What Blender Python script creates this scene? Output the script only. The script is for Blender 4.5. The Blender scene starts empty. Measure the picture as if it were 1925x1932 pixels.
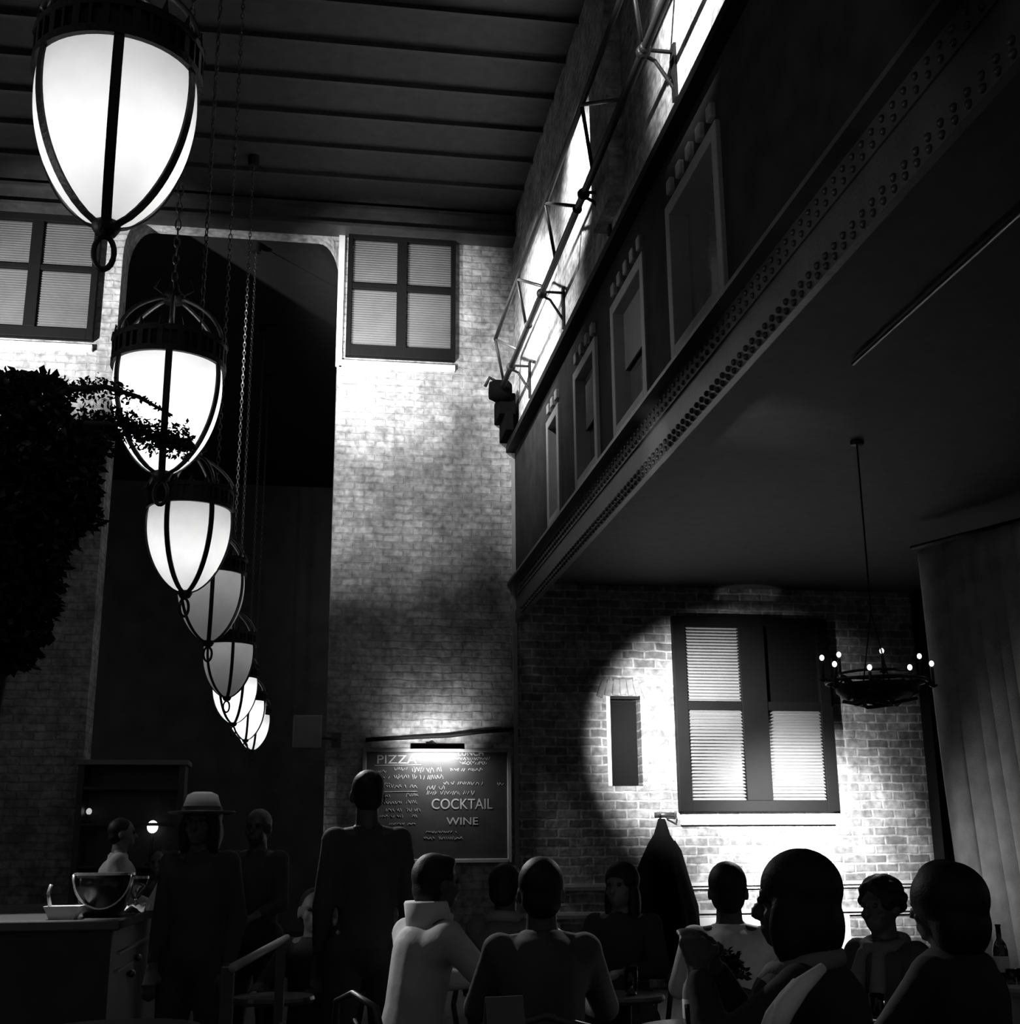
import bpy, bmesh, math, random
from mathutils import Vector, Matrix
random.seed(7)
sc = bpy.context.scene
COL = sc.collection
PI = math.pi
# ------------------------------------------------------------------ camera
FPX = 2400.0
W, H = 1925.0, 1932.0
ROLL = 0.008
PITCH = math.radians(15.17)
YAW = math.radians(8.985)
CAM = Vector((0.0, 0.0, 1.35))
Fv = Vector((math.sin(YAW)*math.cos(PITCH), math.cos(YAW)*math.cos(PITCH), math.sin(PITCH)))
R0 = Vector((math.cos(YAW), -math.sin(YAW), 0))
U0 = R0.cross(Fv)
Rv = R0*math.cos(ROLL) - U0*math.sin(ROLL)
Uv = U0*math.cos(ROLL) + R0*math.sin(ROLL)
cd = bpy.data.cameras.new('camera')
cam = bpy.data.objects.new('camera', cd); COL.objects.link(cam)
cd.sensor_fit = 'HORIZONTAL'; cd.sensor_width = 36.0; cd.lens = FPX/W*36.0
cd.clip_start = 0.05; cd.clip_end = 100
M = Matrix((( Rv.x, Uv.x, -Fv.x, CAM.x), (Rv.y, Uv.y, -Fv.y, CAM.y), (Rv.z, Uv.z, -Fv.z, CAM.z), (0, 0, 0, 1)))
cam.matrix_world = M
sc.camera = cam
# ------------------------------------------------------------------ world, exposure
wd = bpy.data.worlds.new('night_room'); sc.world = wd; wd.use_nodes = True
wd.node_tree.nodes['Background'].inputs[0].default_value = (1, 1, 1, 1)
wd.node_tree.nodes['Background'].inputs[1].default_value = 0.07
sc.view_settings.view_transform = 'Standard'
sc.view_settings.look = 'None'
sc.view_settings.exposure = 0.0
sc.view_settings.gamma = 1.0
sc.view_settings.use_curve_mapping = False
sc.cycles.use_denoising = True
sc.cycles.max_bounces = 5
sc.cycles.diffuse_bounces = 3
sc.cycles.sample_clamp_indirect = 2.0
# ------------------------------------------------------------------ photo ray helpers (measuring only)
def ray(px, py):
    return (Rv*((px-W/2)/FPX) - Uv*((py-H/2)/FPX) + Fv)
def atY(px, py, Y):
    d = ray(px, py); return CAM + d*((Y-CAM.y)/d.y)
def atX(px, py, X):
    d = ray(px, py); return CAM + d*((X-CAM.x)/d.x)
def atZ(px, py, Z):
    d = ray(px, py); return CAM + d*((Z-CAM.z)/d.z)
# ------------------------------------------------------------------ lights
def aim(o, target):
    o.rotation_euler = (Vector(target)-o.location).to_track_quat('-Z', 'Y').to_euler()
def spot(name, loc, target, power, angle, blend=1.0, size=0.05):
    l = bpy.data.lights.new(name, 'SPOT'); l.energy = power; l.spot_size = math.radians(angle)
    l.spot_blend = blend; l.shadow_soft_size = size
    o = bpy.data.objects.new(name, l); COL.objects.link(o); o.location = loc; aim(o, target)
    return o
def arealight(name, loc, target, power, sx, sy, spread=180):
    l = bpy.data.lights.new(name, 'AREA'); l.energy = power; l.shape = 'RECTANGLE'; l.size = sx; l.size_y = sy
    l.spread = math.radians(spread)
    o = bpy.data.objects.new(name, l); COL.objects.link(o); o.location = loc; aim(o, target)
    return o
YB = 14.0                                   # the end wall of the hall
XW = atY(973, 1100, YB).x                   # the hall's right-hand wall plane
# wall washers of the hall and aisle, then spots added to light figures
spot('pier_spot', (-1.6, 10.8, 5.2), atY(655, 610, YB), 2600, 34, 1.0, .06)
spot('pier_right_spot', (-.4, 10.6, 4.6), atY(735, 685, YB), 1900, 36, 1.0, .06)
spot('pier_low_spot', (-1.5, 10.2, 5.6), atY(650, 850, YB), 800, 52, 1.0, .06)
spot('left_pier_spot', (-4.6, 10.8, 5.3), atY(80, 590, YB), 2400, 46, 1.0, .06)
spot('clerestory_spot', (XW-1.5, 9.6, 7.5), (XW, 10.15, 7.3), 800, 54, 1.0, .04)
spot('clerestory_spot_far', (XW-1.5, 11.8, 7.1), (XW, 12.4, 6.7), 900, 96, 1.0, .04)
spot('clerestory_low', (XW-1.9, 11.0, 6.7), (XW, 11.6, 6.25), 260, 92, 1.0, .06)
spot('clerestory_spot_near', (XW-1.5, 6.3, 6.9), (XW, 6.7, 6.7), 650, 66, 1.0, .04)
spot('aisle_spot_left', (3.3, 12.1, 2.9), atY(1320, 1400, YB), 1300, 76, 1.0, .05)
spot('aisle_spot_right', (5.2, 12.2, 2.2), atY(1500, 1580, YB), 1100, 84, 1.0, .05)
spot('girder_spot', (XW-1.3, 7.4, 3.0), atX(1240, 870, XW), 110, 26, 1.0, .05)
spot('bar_downlight', (-1.5, 6.7, 3.3), (-1.36, 6.85, 1.05), 560, 30, .6, .04)
spot('hat_accent', (-.75, 7.1, 3.6), (-.52, 6.7, 1.72), 60, 11, .8, .03)  # unseen narrow spot added to brighten the hat crown
spot('bartender_light', (-3.4, 10.2, 3.0), (-1.6, 10.1, 1.35), 70, 30, .8, .04)  # unseen spot added to brighten the bartender's shoulder
spot('collar_light', (-1.5, 7.0, 2.7), (.50, 5.5, 1.05), 210, 18, .8, .04)  # unseen side spot added to brighten the white collar
spot('brick_uplight', (3.75, 13.1, 2.25), atY(1398, 1142, YB), 42, 17, .5, .02)
spot('face_light', (-2.2, 6.4, 2.1), (.03, 7.2, 1.03), 50, 9, .8, .02)
FILL = [((-5.8, 3.5, 3.0), 8), ((7.6, 5.0, 2.2), 7), ((-6.2, 19.0, 4.0), 45)]
for i, (lc, pw) in enumerate(FILL):                     # unseen fill points added to lift the dark parts
    l = bpy.data.lights.new('fill_point', 'POINT'); l.energy = pw; l.shadow_soft_size = .3
    o = bpy.data.objects.new('fill_point', l); COL.objects.link(o); o.location = lc
spot('rim_light_left', (-1.0, 9.6, 4.2), (0.75, 5.3, 1.2), 620, 22, .8, .05)
spot('rim_light_right', (3.6, 8.4, 3.3), (1.8, 5.45, 1.15), 190, 24, .8, .05)
spot('gallery_lift_fill', (-5.5, 4.0, 2.3), (XW, 4.6, 4.9), 340, 50, 1.0, .5)  # unseen soft spot added to lift the dark upper right
spot('gallery_light', (XW-2.2, 8.5, 5.2), (XW, 8.8, 4.6), 40, 90, 1.0, .2)
# ------------------------------------------------------------------ materials
MATS = {}
def mat(name, c, rough=.6, metal=0.0, var=0.0, vscale=8.0, bump=0.0, bscale=40.0, spec=.5):
    if name in MATS: return MATS[name]
    m = bpy.data.materials.new(name); m.use_nodes = True; nt = m.node_tree
    b = nt.nodes['Principled BSDF']
    b.inputs['Base Color'].default_value = (c, c, c, 1)
    b.inputs['Roughness'].default_value = rough
    b.inputs['Metallic'].default_value = metal
    b.inputs['Specular IOR Level'].default_value = spec
    tc = nt.nodes.new('ShaderNodeTexCoord')
    n = nt.nodes.new('ShaderNodeTexNoise'); n.inputs['Scale'].default_value = vscale; n.inputs['Detail'].default_value = 6
    nt.links.new(tc.outputs['Object'], n.inputs['Vector'])
    r = nt.nodes.new('ShaderNodeMapRange')
    r.inputs['From Min'].default_value = .3; r.inputs['From Max'].default_value = .7
    r.inputs['To Min'].default_value = c*(1-max(var, .08)); r.inputs['To Max'].default_value = c*(1+max(var, .08))
    nt.links.new(n.outputs['Fac'], r.inputs['Value'])
    cb = nt.nodes.new('ShaderNodeCombineColor')
    for i in range(3): nt.links.new(r.outputs['Result'], cb.inputs[i])
    nt.links.new(cb.outputs['Color'], b.inputs['Base Color'])
    if bump:
        n2 = nt.nodes.new('ShaderNodeTexNoise'); n2.inputs['Scale'].default_value = bscale
        nt.links.new(tc.outputs['Object'], n2.inputs['Vector'])
        bp = nt.nodes.new('ShaderNodeBump'); bp.inputs['Strength'].default_value = bump; bp.inputs['Distance'].default_value = .01
        nt.links.new(n2.outputs['Fac'], bp.inputs['Height']); nt.links.new(bp.outputs['Normal'], b.inputs['Normal'])
    MATS[name] = m; return m
def emis(name, c, s):
    if name in MATS: return MATS[name]
    m = bpy.data.materials.new(name); m.use_nodes = True; nt = m.node_tree
    b = nt.nodes['Principled BSDF']; b.inputs['Base Color'].default_value = (c, c, c, 1)
    b.inputs['Emission Color'].default_value = (c, c, c, 1); b.inputs['Emission Strength'].default_value = s
    MATS[name] = m; return m
def glass(name, c=1.0, rough=.02):
    if name in MATS: return MATS[name]
    m = bpy.data.materials.new(name); m.use_nodes = True
    b = m.node_tree.nodes['Principled BSDF']; b.inputs['Base Color'].default_value = (c, c, c, 1)
    b.inputs['Transmission Weight'].default_value = 1.0; b.inputs['Roughness'].default_value = rough; b.inputs['IOR'].default_value = 1.45
    MATS[name] = m; return m
def brick(name, plane, row, c1, c2, cm, width=.225, mortar=.012):
    m = bpy.data.materials.new(name); m.use_nodes = True; nt = m.node_tree
    b = nt.nodes['Principled BSDF']; b.inputs['Roughness'].default_value = .8
    b.inputs['Specular IOR Level'].default_value = .25
    tc = nt.nodes.new('ShaderNodeTexCoord'); sp = nt.nodes.new('ShaderNodeSeparateXYZ'); cx = nt.nodes.new('ShaderNodeCombineXYZ')
    nt.links.new(tc.outputs['Object'], sp.inputs[0])
    nt.links.new(sp.outputs[0 if plane == 'XZ' else 1], cx.inputs[0]); nt.links.new(sp.outputs[2], cx.inputs[1])
    # slightly wobbling courses
    nz = nt.nodes.new('ShaderNodeTexNoise'); nz.inputs['Scale'].default_value = 5.0; nz.inputs['Detail'].default_value = 4
    nt.links.new(tc.outputs['Object'], nz.inputs['Vector'])
    vs = nt.nodes.new('ShaderNodeVectorMath'); vs.operation = 'SCALE'; vs.inputs['Scale'].default_value = .045
    nt.links.new(nz.outputs['Color'], vs.inputs[0])
    va = nt.nodes.new('ShaderNodeVectorMath'); va.operation = 'ADD'
    nt.links.new(cx.outputs[0], va.inputs[0]); nt.links.new(vs.outputs[0], va.inputs[1])
    br = nt.nodes.new('ShaderNodeTexBrick'); br.offset = .5
    br.inputs['Scale'].default_value = 1.0; br.inputs['Brick Width'].default_value = width; br.inputs['Row Height'].default_value = row
    br.inputs['Mortar Size'].default_value = mortar; br.inputs['Mortar Smooth'].default_value = .35; br.inputs['Bias'].default_value = 0.0
    br.inputs['Color1'].default_value = (c1,)*3+(1,); br.inputs['Color2'].default_value = (c2,)*3+(1,); br.inputs['Mortar'].default_value = (cm,)*3+(1,)
    nt.links.new(va.outputs[0], br.inputs['Vector'])
    n2 = nt.nodes.new('ShaderNodeTexNoise'); n2.inputs['Scale'].default_value = 3.2; n2.inputs['Detail'].default_value = 9; n2.inputs['Roughness'].default_value = .65
    nt.links.new(tc.outputs['Object'], n2.inputs['Vector'])
    mr = nt.nodes.new('ShaderNodeMapRange'); mr.inputs['From Min'].default_value = .3; mr.inputs['From Max'].default_value = .7
    mr.inputs['To Min'].default_value = .45; mr.inputs['To Max'].default_value = 1.5
    nt.links.new(n2.outputs['Fac'], mr.inputs['Value'])
    n4 = nt.nodes.new('ShaderNodeTexNoise'); n4.inputs['Scale'].default_value = 14.0; n4.inputs['Detail'].default_value = 5
    nt.links.new(tc.outputs['Object'], n4.inputs['Vector'])
    m4 = nt.nodes.new('ShaderNodeMapRange'); m4.inputs['From Min'].default_value = .32; m4.inputs['From Max'].default_value = .68
    m4.inputs['To Min'].default_value = .62; m4.inputs['To Max'].default_value = 1.3
    nt.links.new(n4.outputs['Fac'], m4.inputs['Value'])
    mm = nt.nodes.new('ShaderNodeMath'); mm.operation = 'MULTIPLY'
    nt.links.new(mr.outputs['Result'], mm.inputs[0]); nt.links.new(m4.outputs['Result'], mm.inputs[1])
    mx = nt.nodes.new('ShaderNodeVectorMath'); mx.operation = 'SCALE'
    nt.links.new(br.outputs['Color'], mx.inputs[0]); nt.links.new(mm.outputs[0], mx.inputs['Scale'])
    nt.links.new(mx.outputs[0], b.inputs['Base Color'])
    ad = nt.nodes.new('ShaderNodeMath'); ad.operation = 'MULTIPLY_ADD'; ad.inputs[1].default_value = -1.0; ad.inputs[2].default_value = 1.0
    nt.links.new(br.outputs['Fac'], ad.inputs[0])
    a2 = nt.nodes.new('ShaderNodeMath'); a2.operation = 'MULTIPLY_ADD'; a2.inputs[1].default_value = .8
    n3 = nt.nodes.new('ShaderNodeTexNoise'); n3.inputs['Scale'].default_value = 26.0; n3.inputs['Detail'].default_value = 6
    nt.links.new(tc.outputs['Object'], n3.inputs['Vector'])
    nt.links.new(n3.outputs['Fac'], a2.inputs[0]); nt.links.new(ad.outputs[0], a2.inputs[2])
    bp = nt.nodes.new('ShaderNodeBump'); bp.inputs['Strength'].default_value = .7; bp.inputs['Distance'].default_value = .010
    nt.links.new(a2.outputs[0], bp.inputs['Height']); nt.links.new(bp.outputs['Normal'], b.inputs['Normal'])
    return m
B_PIER = brick('painted_brick', 'XZ', .086, .42, .29, .30)
B_AISLE = brick('old_brick', 'XZ', .098, .30, .14, .38, .26, .014)
DARKWOOD = mat('dark_wood', .03, .45, var=.3, vscale=6)
BLACK = mat('black_paint', .008, .6, var=.2, spec=.2)
IRON = mat('wrought_iron', .010, .5, .0, bump=.3, bscale=60, spec=.25)
STEEL = mat('painted_steel', .06, .4, .2, var=.3, vscale=3, bump=.2)
PIPE = mat('pipe_steel', .010, .5, .0, spec=.2)
PLASTER = mat('pale_plaster', .62, .7, var=.15, vscale=2)
SHUT = mat('shutter_paint', .15, .55, var=.12, vscale=4)
SHUT2 = mat('shutter_white', .20, .5, var=.08, vscale=4)
CEIL = mat('ceiling_board', .036, .6, var=.3)
FLOORM = mat('floor_boards', .03, .5, var=.3, vscale=3)
FRAME = mat('frame_paint', .005, .6, var=.1, spec=.1)
# ------------------------------------------------------------------ mesh helpers
def NB(): return bmesh.new()
def box(bm, x0, x1, y0, y1, z0, z1, mtx=None):
    v = [Vector((x, y, z)) for z in (z0, z1) for y in (y0, y1) for x in (x0, x1)]
    if mtx: v = [mtx @ p for p in v]
    vs = [bm.verts.new(p) for p in v]
    for f in ((0, 2, 3, 1), (4, 5, 7, 6), (0, 1, 5, 4), (2, 6, 7, 3), (0, 4, 6, 2), (1, 3, 7, 5)):
        bm.faces.new([vs[i] for i in f])
    return bm
def tube(bm, pts, r, n=10, cap=True, closed=False):
    pts = [Vector(p) for p in pts]; k = len(pts)
    rr = r if isinstance(r, (list, tuple)) else [r]*k
    rings = []; ref = None
    for i, p in enumerate(pts):
        if closed: t = pts[(i+1) % k]-pts[i-1]
        elif i == 0: t = pts[1]-pts[0]
        elif i == k-1: t = pts[-1]-pts[-2]
        else: t = (pts[i+1]-p).normalized()+(p-pts[i-1]).normalized()
        t = t.normalized() if t.length > 1e-9 else Vector((0, 0, 1))
        if ref is None: ref = t.orthogonal().normalized()
        a = (ref - t*ref.dot(t))
        a = a.normalized() if a.length > 1e-6 else t.orthogonal().normalized()
        ref = a; b = t.cross(a)
        rings.append([bm.verts.new(p+(a*math.cos(2*PI*j/n)+b*math.sin(2*PI*j/n))*rr[i]) for j in range(n)])
    for i in range(k if closed else k-1):
        A, B = rings[i], rings[(i+1) % k]
        for j in range(n): bm.faces.new((A[j], A[(j+1) % n], B[(j+1) % n], B[j]))
    if cap and not closed:
        bm.faces.new(rings[0][::-1]); bm.faces.new(rings[-1])
    return bm
def lathe(bm, prof, n=32, c=(0, 0, 0), capb=False, capt=False, mtx=None):
    c = Vector(c); rings = []
    for r, z in prof:
        ring = []
        for j in range(n):
            p = Vector((r*math.cos(2*PI*j/n), r*math.sin(2*PI*j/n), z))+c
            ring.append(bm.verts.new(mtx @ p if mtx else p))
        rings.append(ring)
    for A, B in zip(rings, rings[1:]):
        for j in range(n): bm.faces.new((A[j], A[(j+1) % n], B[(j+1) % n], B[j]))
    if capb: bm.faces.new(rings[0][::-1])
    if capt: bm.faces.new(rings[-1])
    return bm
def ball(bm, c, r, u=16, v=10, rz=None, rx=None, ry=None, mtx=None):
    c = Vector(c); T = Matrix.Translation(c) @ Matrix.Diagonal((rx or r, ry or r, rz or r, 1))
    if mtx: T = mtx @ T
    bmesh.ops.create_uvsphere(bm, u_segments=u, v_segments=v, radius=1.0, matrix=T)
    return bm
def obj(name, bm, m, parent=None, smooth=False, bevel=0.0):
    bmesh.ops.recalc_face_normals(bm, faces=bm.faces)
    me = bpy.data.meshes.new(name); bm.to_mesh(me); bm.free()
    if smooth: me.polygons.foreach_set('use_smooth', [True]*len(me.polygons))
    me.materials.append(m)
    o = bpy.data.objects.new(name, me); COL.objects.link(o)
    if parent: o.parent = parent
    if bevel:
        bv = o.modifiers.new('bevel', 'BEVEL'); bv.width = bevel; bv.segments = 2; bv.limit_method = 'ANGLE'
    return o
def tag(o, label, cat, group=None, kind=None):
    o['label'] = label; o['category'] = cat
    if group: o['group'] = group
    if kind: o['kind'] = kind
    return o
def thing(name, label, cat, loc=(0, 0, 0), rz=0, group=None):
    o = bpy.data.objects.new(name, None); COL.objects.link(o); o.location = loc; o.rotation_euler = (0, 0, rz)
    o.empty_display_size = .1
    return tag(o, label, cat, group)
def struct(name, bm, m, label=None, cat=None, bevel=0, smooth=False):
    o = obj(name, bm, m, None, smooth, bevel); o['kind'] = 'structure'
    if label: o['label'] = label; o['category'] = cat
    return o
# ================================================================== THE HALL
ZC = atY(700, 402, YB).z                    # ceiling
ZL = atY(640, 447, YB).z                    # lintel over the openings
xa = atY(207, 800, YB).x; xb = atY(633, 800, YB).x
ZA = atY(975, 849, YB).z                    # foot of the lit upper wall
ZG1 = CAM.z + (ZA-CAM.z)*(1620-1116)/(1620-849)      # girder top
ZG0 = CAM.z + (ZA-CAM.z)*(1620-1192)/(1620-849)      # girder foot
XR = atY(1752, 1500, YB).x                  # right end of the aisle's brick wall
struct('floor', box(NB(), -8, 9, -6, 27, -.2, 0), FLOORM, 'dark boarded floor of the hall', 'floor')
# end wall with its tall opening (rounded shoulders)
def profile_extrude(bm, pts, y0, y1):
    a = [bm.verts.new((x, y0, z)) for x, z in pts]; b = [bm.verts.new((x, y1, z)) for x, z in pts]
    n = len(pts)
    bm.faces.new(a); bm.faces.new(b[::-1])
    for i in range(n): bm.faces.new((a[i], b[i], b[(i+1) % n], a[(i+1) % n]))
    return bm
rc = .42
def arcpts(cx, cz, a0, a1, n=8, rx=.3, rz=.42):
    return [(cx+rx*math.cos(a0+(a1-a0)*i/n), cz+rz*math.sin(a0+(a1-a0)*i/n)) for i in range(n+1)]
pts = [(-7.5, 0), (xa, 0)] + [(xa, ZL-.42)] + arcpts(xa+.26, ZL-.42, PI, PI/2, rx=.26, rz=.54)[1:] + \
      arcpts(xb-.26, ZL-.42, PI/2, 0, rx=.26, rz=.54) + [(xb, 0), (XW, 0), (XW, ZC), (-7.5, ZC)]
struct('wall_back', profile_extrude(NB(), pts, YB, YB+.45), B_PIER, 'pale brick end wall with a tall dark opening between two piers', 'wall')
# aisle part of the end wall, with the niche
nx0, nx1 = atY(1146, 1400, YB).x, atY(1211, 1400, YB).x
nz0, nz1 = atY(1180, 1483, YB).z, atY(1180, 1313, YB).z
b = NB()
box(b, XW, nx0, YB, YB+.45, 0, ZG1+.6); box(b, nx1, XR, YB, YB+.45, 0, ZG1+.6)
box(b, nx0, nx1, YB, YB+.45, 0, nz0); box(b, nx0, nx1, YB, YB+.45, nz1, ZG1+.6)
struct('wall_aisle_back', b, B_AISLE, 'old brick end wall of the side aisle with a large shuttered window', 'wall')
# niche window
w = thing('window_3', 'narrow dark niche window in the aisle brickwork left of the big shutters', 'window', ((nx0+nx1)/2, YB, nz0)); w['kind'] = 'structure'
cx = (nx0+nx1)/2
b = NB(); box(b, nx0-cx, nx0-cx+.045, .0, .2, 0, nz1-nz0); obj('jamb', b, mat('jamb_lit', .5, .5), w)  # left jamb coloured pale for the light on that side
b = NB(); box(b, nx0-cx+.045, nx1-cx, .0, .05, nz1-nz0-.035, nz1-nz0-.0); obj('head', b, FRAME, w)
b = NB(); box(b, nx0-cx+.045, nx1-cx, .2, .22, 0, nz1-nz0-.035); obj('pane', b, mat('dark_pane', .003, .6, spec=.05), w)
b = NB()
for i in range(7):
    t = (i-3)/3; xx = cx + t*(nx1-nx0)*.62
    T = Matrix.Translation((xx, YB-.012, nz1+.10-.03*t*t)) @ Matrix.Rotation(-t*.35, 4, 'Y')
    box(b, -.036, .036, -.012, .02, -.09, .09, T)
struct('trim_1', b, mat('arch_brick', .2, .8, var=.3, vscale=12), 'soldier course of bricks arched over the niche window', 'brick arch', bevel=.006)
# rear hall
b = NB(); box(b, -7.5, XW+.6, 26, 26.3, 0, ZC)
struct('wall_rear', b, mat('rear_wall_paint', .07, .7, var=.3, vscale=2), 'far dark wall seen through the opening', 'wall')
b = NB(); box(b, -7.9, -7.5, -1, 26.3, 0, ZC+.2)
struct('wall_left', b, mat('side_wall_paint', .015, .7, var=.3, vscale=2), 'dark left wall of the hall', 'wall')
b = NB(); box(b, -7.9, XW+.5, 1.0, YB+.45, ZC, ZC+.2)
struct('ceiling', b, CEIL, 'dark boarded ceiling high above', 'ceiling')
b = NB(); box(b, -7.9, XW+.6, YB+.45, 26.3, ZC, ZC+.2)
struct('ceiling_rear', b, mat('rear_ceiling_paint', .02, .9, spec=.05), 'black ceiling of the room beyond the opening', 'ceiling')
b = NB()
y = 3.2
k = 0
while y < YB-.3:
    box(b, -7.5, XW, y, y+.05, ZC-.05, ZC); y += .62
struct('trim_2', b, mat('joist_wood', .036, .5, var=.25), 'row of dark joists crossing under the ceiling', 'joists')
b = NB(); box(b, -7.5, XW, YB-.22, YB, ZL+.02, ZL+.26)
for zz in (ZL+.26, ZL+.02): box(b, -7.5, XW, YB-.3, YB, zz-.02, zz+.02)
struct('trim_3', b, mat('wood_beam', .035, .5, var=.3), 'dark beam running along the head of the end wall', 'beam')
# right-hand upper wall
b = NB(); box(b, XW, XW+.35, 1.5, YB+.45, ZA, ZC)
for (p0, p1) in ((1142, 1178),):
    y1 = atX(p0, 330, XW).y; y0 = atX(p1, 330, XW).y
    box(b, XW-.12, XW, y0, y1, ZA+.3, ZC-.4)
struct('wall_right', b, brick('clerestory_brick', 'YZ', .086, .48, .42, .40), 'lit brick wall high on the right above the gallery windows', 'wall')
# gallery wall with its windows: posts between dark window bays
ZT = ZA-.16
wins = [(1036, 1062, 800, 1030), (1086, 1134, 675, 985), (1158, 1228, 548, 858), (1268, 1378, 430, 735)]
YS = []
for (p0, p1, t, bt) in wins:
    y1 = atX(p0, bt, XW).y; y0 = atX(p1, (t+bt)/2, XW).y
    z1 = min(atX((p0+p1)/2, (t+80), XW).z, ZT-.12); YS.append((y0, y1))
YS = [(atX(1061, 940, XW).y, atX(1038, 960, XW).y), (atX(1133, 830, XW).y, atX(1090, 860, XW).y),
      (atX(1227, 700, XW).y, atX(1162, 740, XW).y), (atX(1377, 560, XW).y, atX(1272, 620, XW).y)]
ZS, ZH = ZG1+.06, ZG1+(ZA-ZG1)*.74
b = NB()
edges = [1.5] + [e for ys in reversed(YS) for e in ys] + [YB]
for i in range(0, len(edges), 2): box(b, XW+.0, XW+.3, edges[i], edges[i+1], ZG1, ZA)
for (y0, y1) in YS:
    box(b, XW, XW+.3, y0, y1, ZH, ZA); box(b, XW, XW+.3, y0, y1, ZG1, ZS)
struct('wall_gallery', b, mat('gallery_boards', .020, .8, var=.3, vscale=5, spec=.05), 'dark gallery wall between girder and lit wall', 'wall')
box_led = NB(); box(box_led, XW-.10, XW, 1.5, YB, ZA-.04, ZA+.03)
struct('trim_4', box_led, FRAME, 'dark ledge along the foot of the lit upper wall', 'ledge')
WL = ['narrow gallery window nearest the brick pier', 'second gallery window from the pier, blind pulled half down',
      'third gallery window from the pier, blind half down', 'widest gallery window, pale frame and dark pane, farthest from the pier']
for i, (y0, y1) in enumerate(YS):
    w = thing('window_%d' % (4+i), WL[i], 'window', (XW, (y0+y1)/2, ZS)); w['kind'] = 'structure'
    h = ZH-ZS; hy = (y1-y0)/2
    fr = mat('gallery_frame_paint', .20, .6)
    b = NB()
    box(b, -.03, .12, -hy, -hy+.09, 0, h); box(b, -.03, .12, hy-.09, hy, 0, h)
    box(b, -.03, .12, -hy+.09, hy-.09, 0, .1); box(b, -.03, .12, -hy+.09, hy-.09, h-.09, h)
    obj('frame', b, fr, w, bevel=.006)
    b = NB(); box(b, .10, .12, -hy+.09, hy-.09, .1, h-.09); obj('pane', b, mat('gallery_pane', .09 if i < 3 else .05, .2), w)
    if i in (1, 2):
        b = NB(); box(b, .06, .075, -hy+.09, hy-.09, h*.5, h-.09); obj('blind', b, mat('blind_cloth', .15, .8), w)
    b = NB()
    n = max(3, int((y1-y0)/.2))
    for k in range(n):
        yy = -hy + (k+.5)*(2*hy)/n; box(b, -.035, .03, yy-.045, yy+.045, h+.06, h+.16)
    obj('brick_head', b, mat('arch_brick', .2, .8, var=.3, vscale=12), w, bevel=.012)
# the riveted girder
g = thing('steel_girder', 'riveted steel girder carrying the gallery wall on the right', 'girder', (XW, 7.5, ZG0))
gh = ZG1-ZG0
b = NB(); L0, L1 = -6.0, YB-7.5-.0
box(b, -.0, .02, L0, L1, .03, gh-.03); obj('web', b, STEEL, g)
b = NB(); box(b, -.012, .03, L0, L1, -.0, .03); box(b, -.012, 0, L0, L1, .03, .13); obj('bottom_flange', b, STEEL, g)
b = NB(); box(b, -.10, .0, L0, L1, gh-.03, gh); box(b, -.012, 0, L0, L1, gh-.17, gh-.03); obj('top_flange', b, STEEL, g)
b = NB()
y = -4.6
while y < 6.0:
    for z in (.028, .078): 
        bmesh.ops.create_uvsphere(b, u_segments=8, v_segments=5, radius=.019, matrix=Matrix.Translation((-.014, y, z)))
    for z in (gh-.075, gh-.135):
        bmesh.ops.create_uvsphere(b, u_segments=8, v_segments=5, radius=.017, matrix=Matrix.Translation((-.014, y+.05, z)))
    y += .1
rv = obj('rivets', b, mat('rivet_dark', .02, .5), g, smooth=True); rv['kind'] = 'stuff'
# mezzanine floor / soffit over the aisle
b = NB(); box(b, XW+.3, 9, 1.5, YB, ZG1+.0, ZG1+.2)
struct('ceiling_aisle', b, mat('soffit_paint', .04, .7, var=.2), 'dark soffit over the side aisle', 'ceiling')
p = atZ(1735, 581, ZG1-.05); q = atZ(1885, 441, ZG1-.05)
b = NB(); tube(b, [(p.x, 1.6, ZG1-.03), (p.x, p.y+.9, ZG1-.03)], .012, 8)
tag(obj('conduit_pipe', b, mat('conduit_grey', .35, .3, .6), None, True), 'thin metal conduit running under the dark soffit on the right', 'pipe')
# thin vertical pipe at the corner of the pier
b = NB(); x = XW-.01
box(b, x-.03, x+.02, YB-.03, YB, .0, ZA-.05)
struct('trim_5', b, mat('corner_strip', .26, .5), 'pale vertical strip down the corner of the brick pier', 'corner strip')
# aisle side: dark post at the end of the bricks, side wall
b = NB(); box(b, XR, XR+.16, YB-.25, YB, 0, ZG1)
struct('trim_6', b, BLACK, 'dark post at the right end of the brick wall', 'post')
b = NB(); box(b, 8.4, 8.7, 0, YB+.45, 0, ZG1); box(b, XR, 8.7, YB, YB+.45, 0, ZG1)
struct('wall_aisle_side', b, mat('aisle_side_paint', .03, .7), 'dark outer wall of the aisle', 'wall')
# dado rails of the aisle end wall
xd0, xd1 = atY(1255, 1668, YB).x, atY(1760, 1668, YB).x
b = NB()
for yy in (1664, 1716):
    z = atY(1400, yy, YB).z; box(b, XW+.4, XR, YB-.05, YB, z-.035, z); box(b, XW+.4, XR, YB-.025, YB, z-.07, z-.035)
struct('trim_7', b, mat('dado_paint', .55, .5), 'pale dado rails along the aisle brick wall', 'dado rail')
z0 = atY(1400, 1718, YB).z
b = NB(); box(b, atY(1290,1700,YB).x, atY(1600,1700,YB).x, YB-.02, YB, 0, z0-.05)
struct('trim_8', b, mat('wainscot_paint', .7, .6), 'white painted wainscot under the dado rail', 'wainscot')
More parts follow.
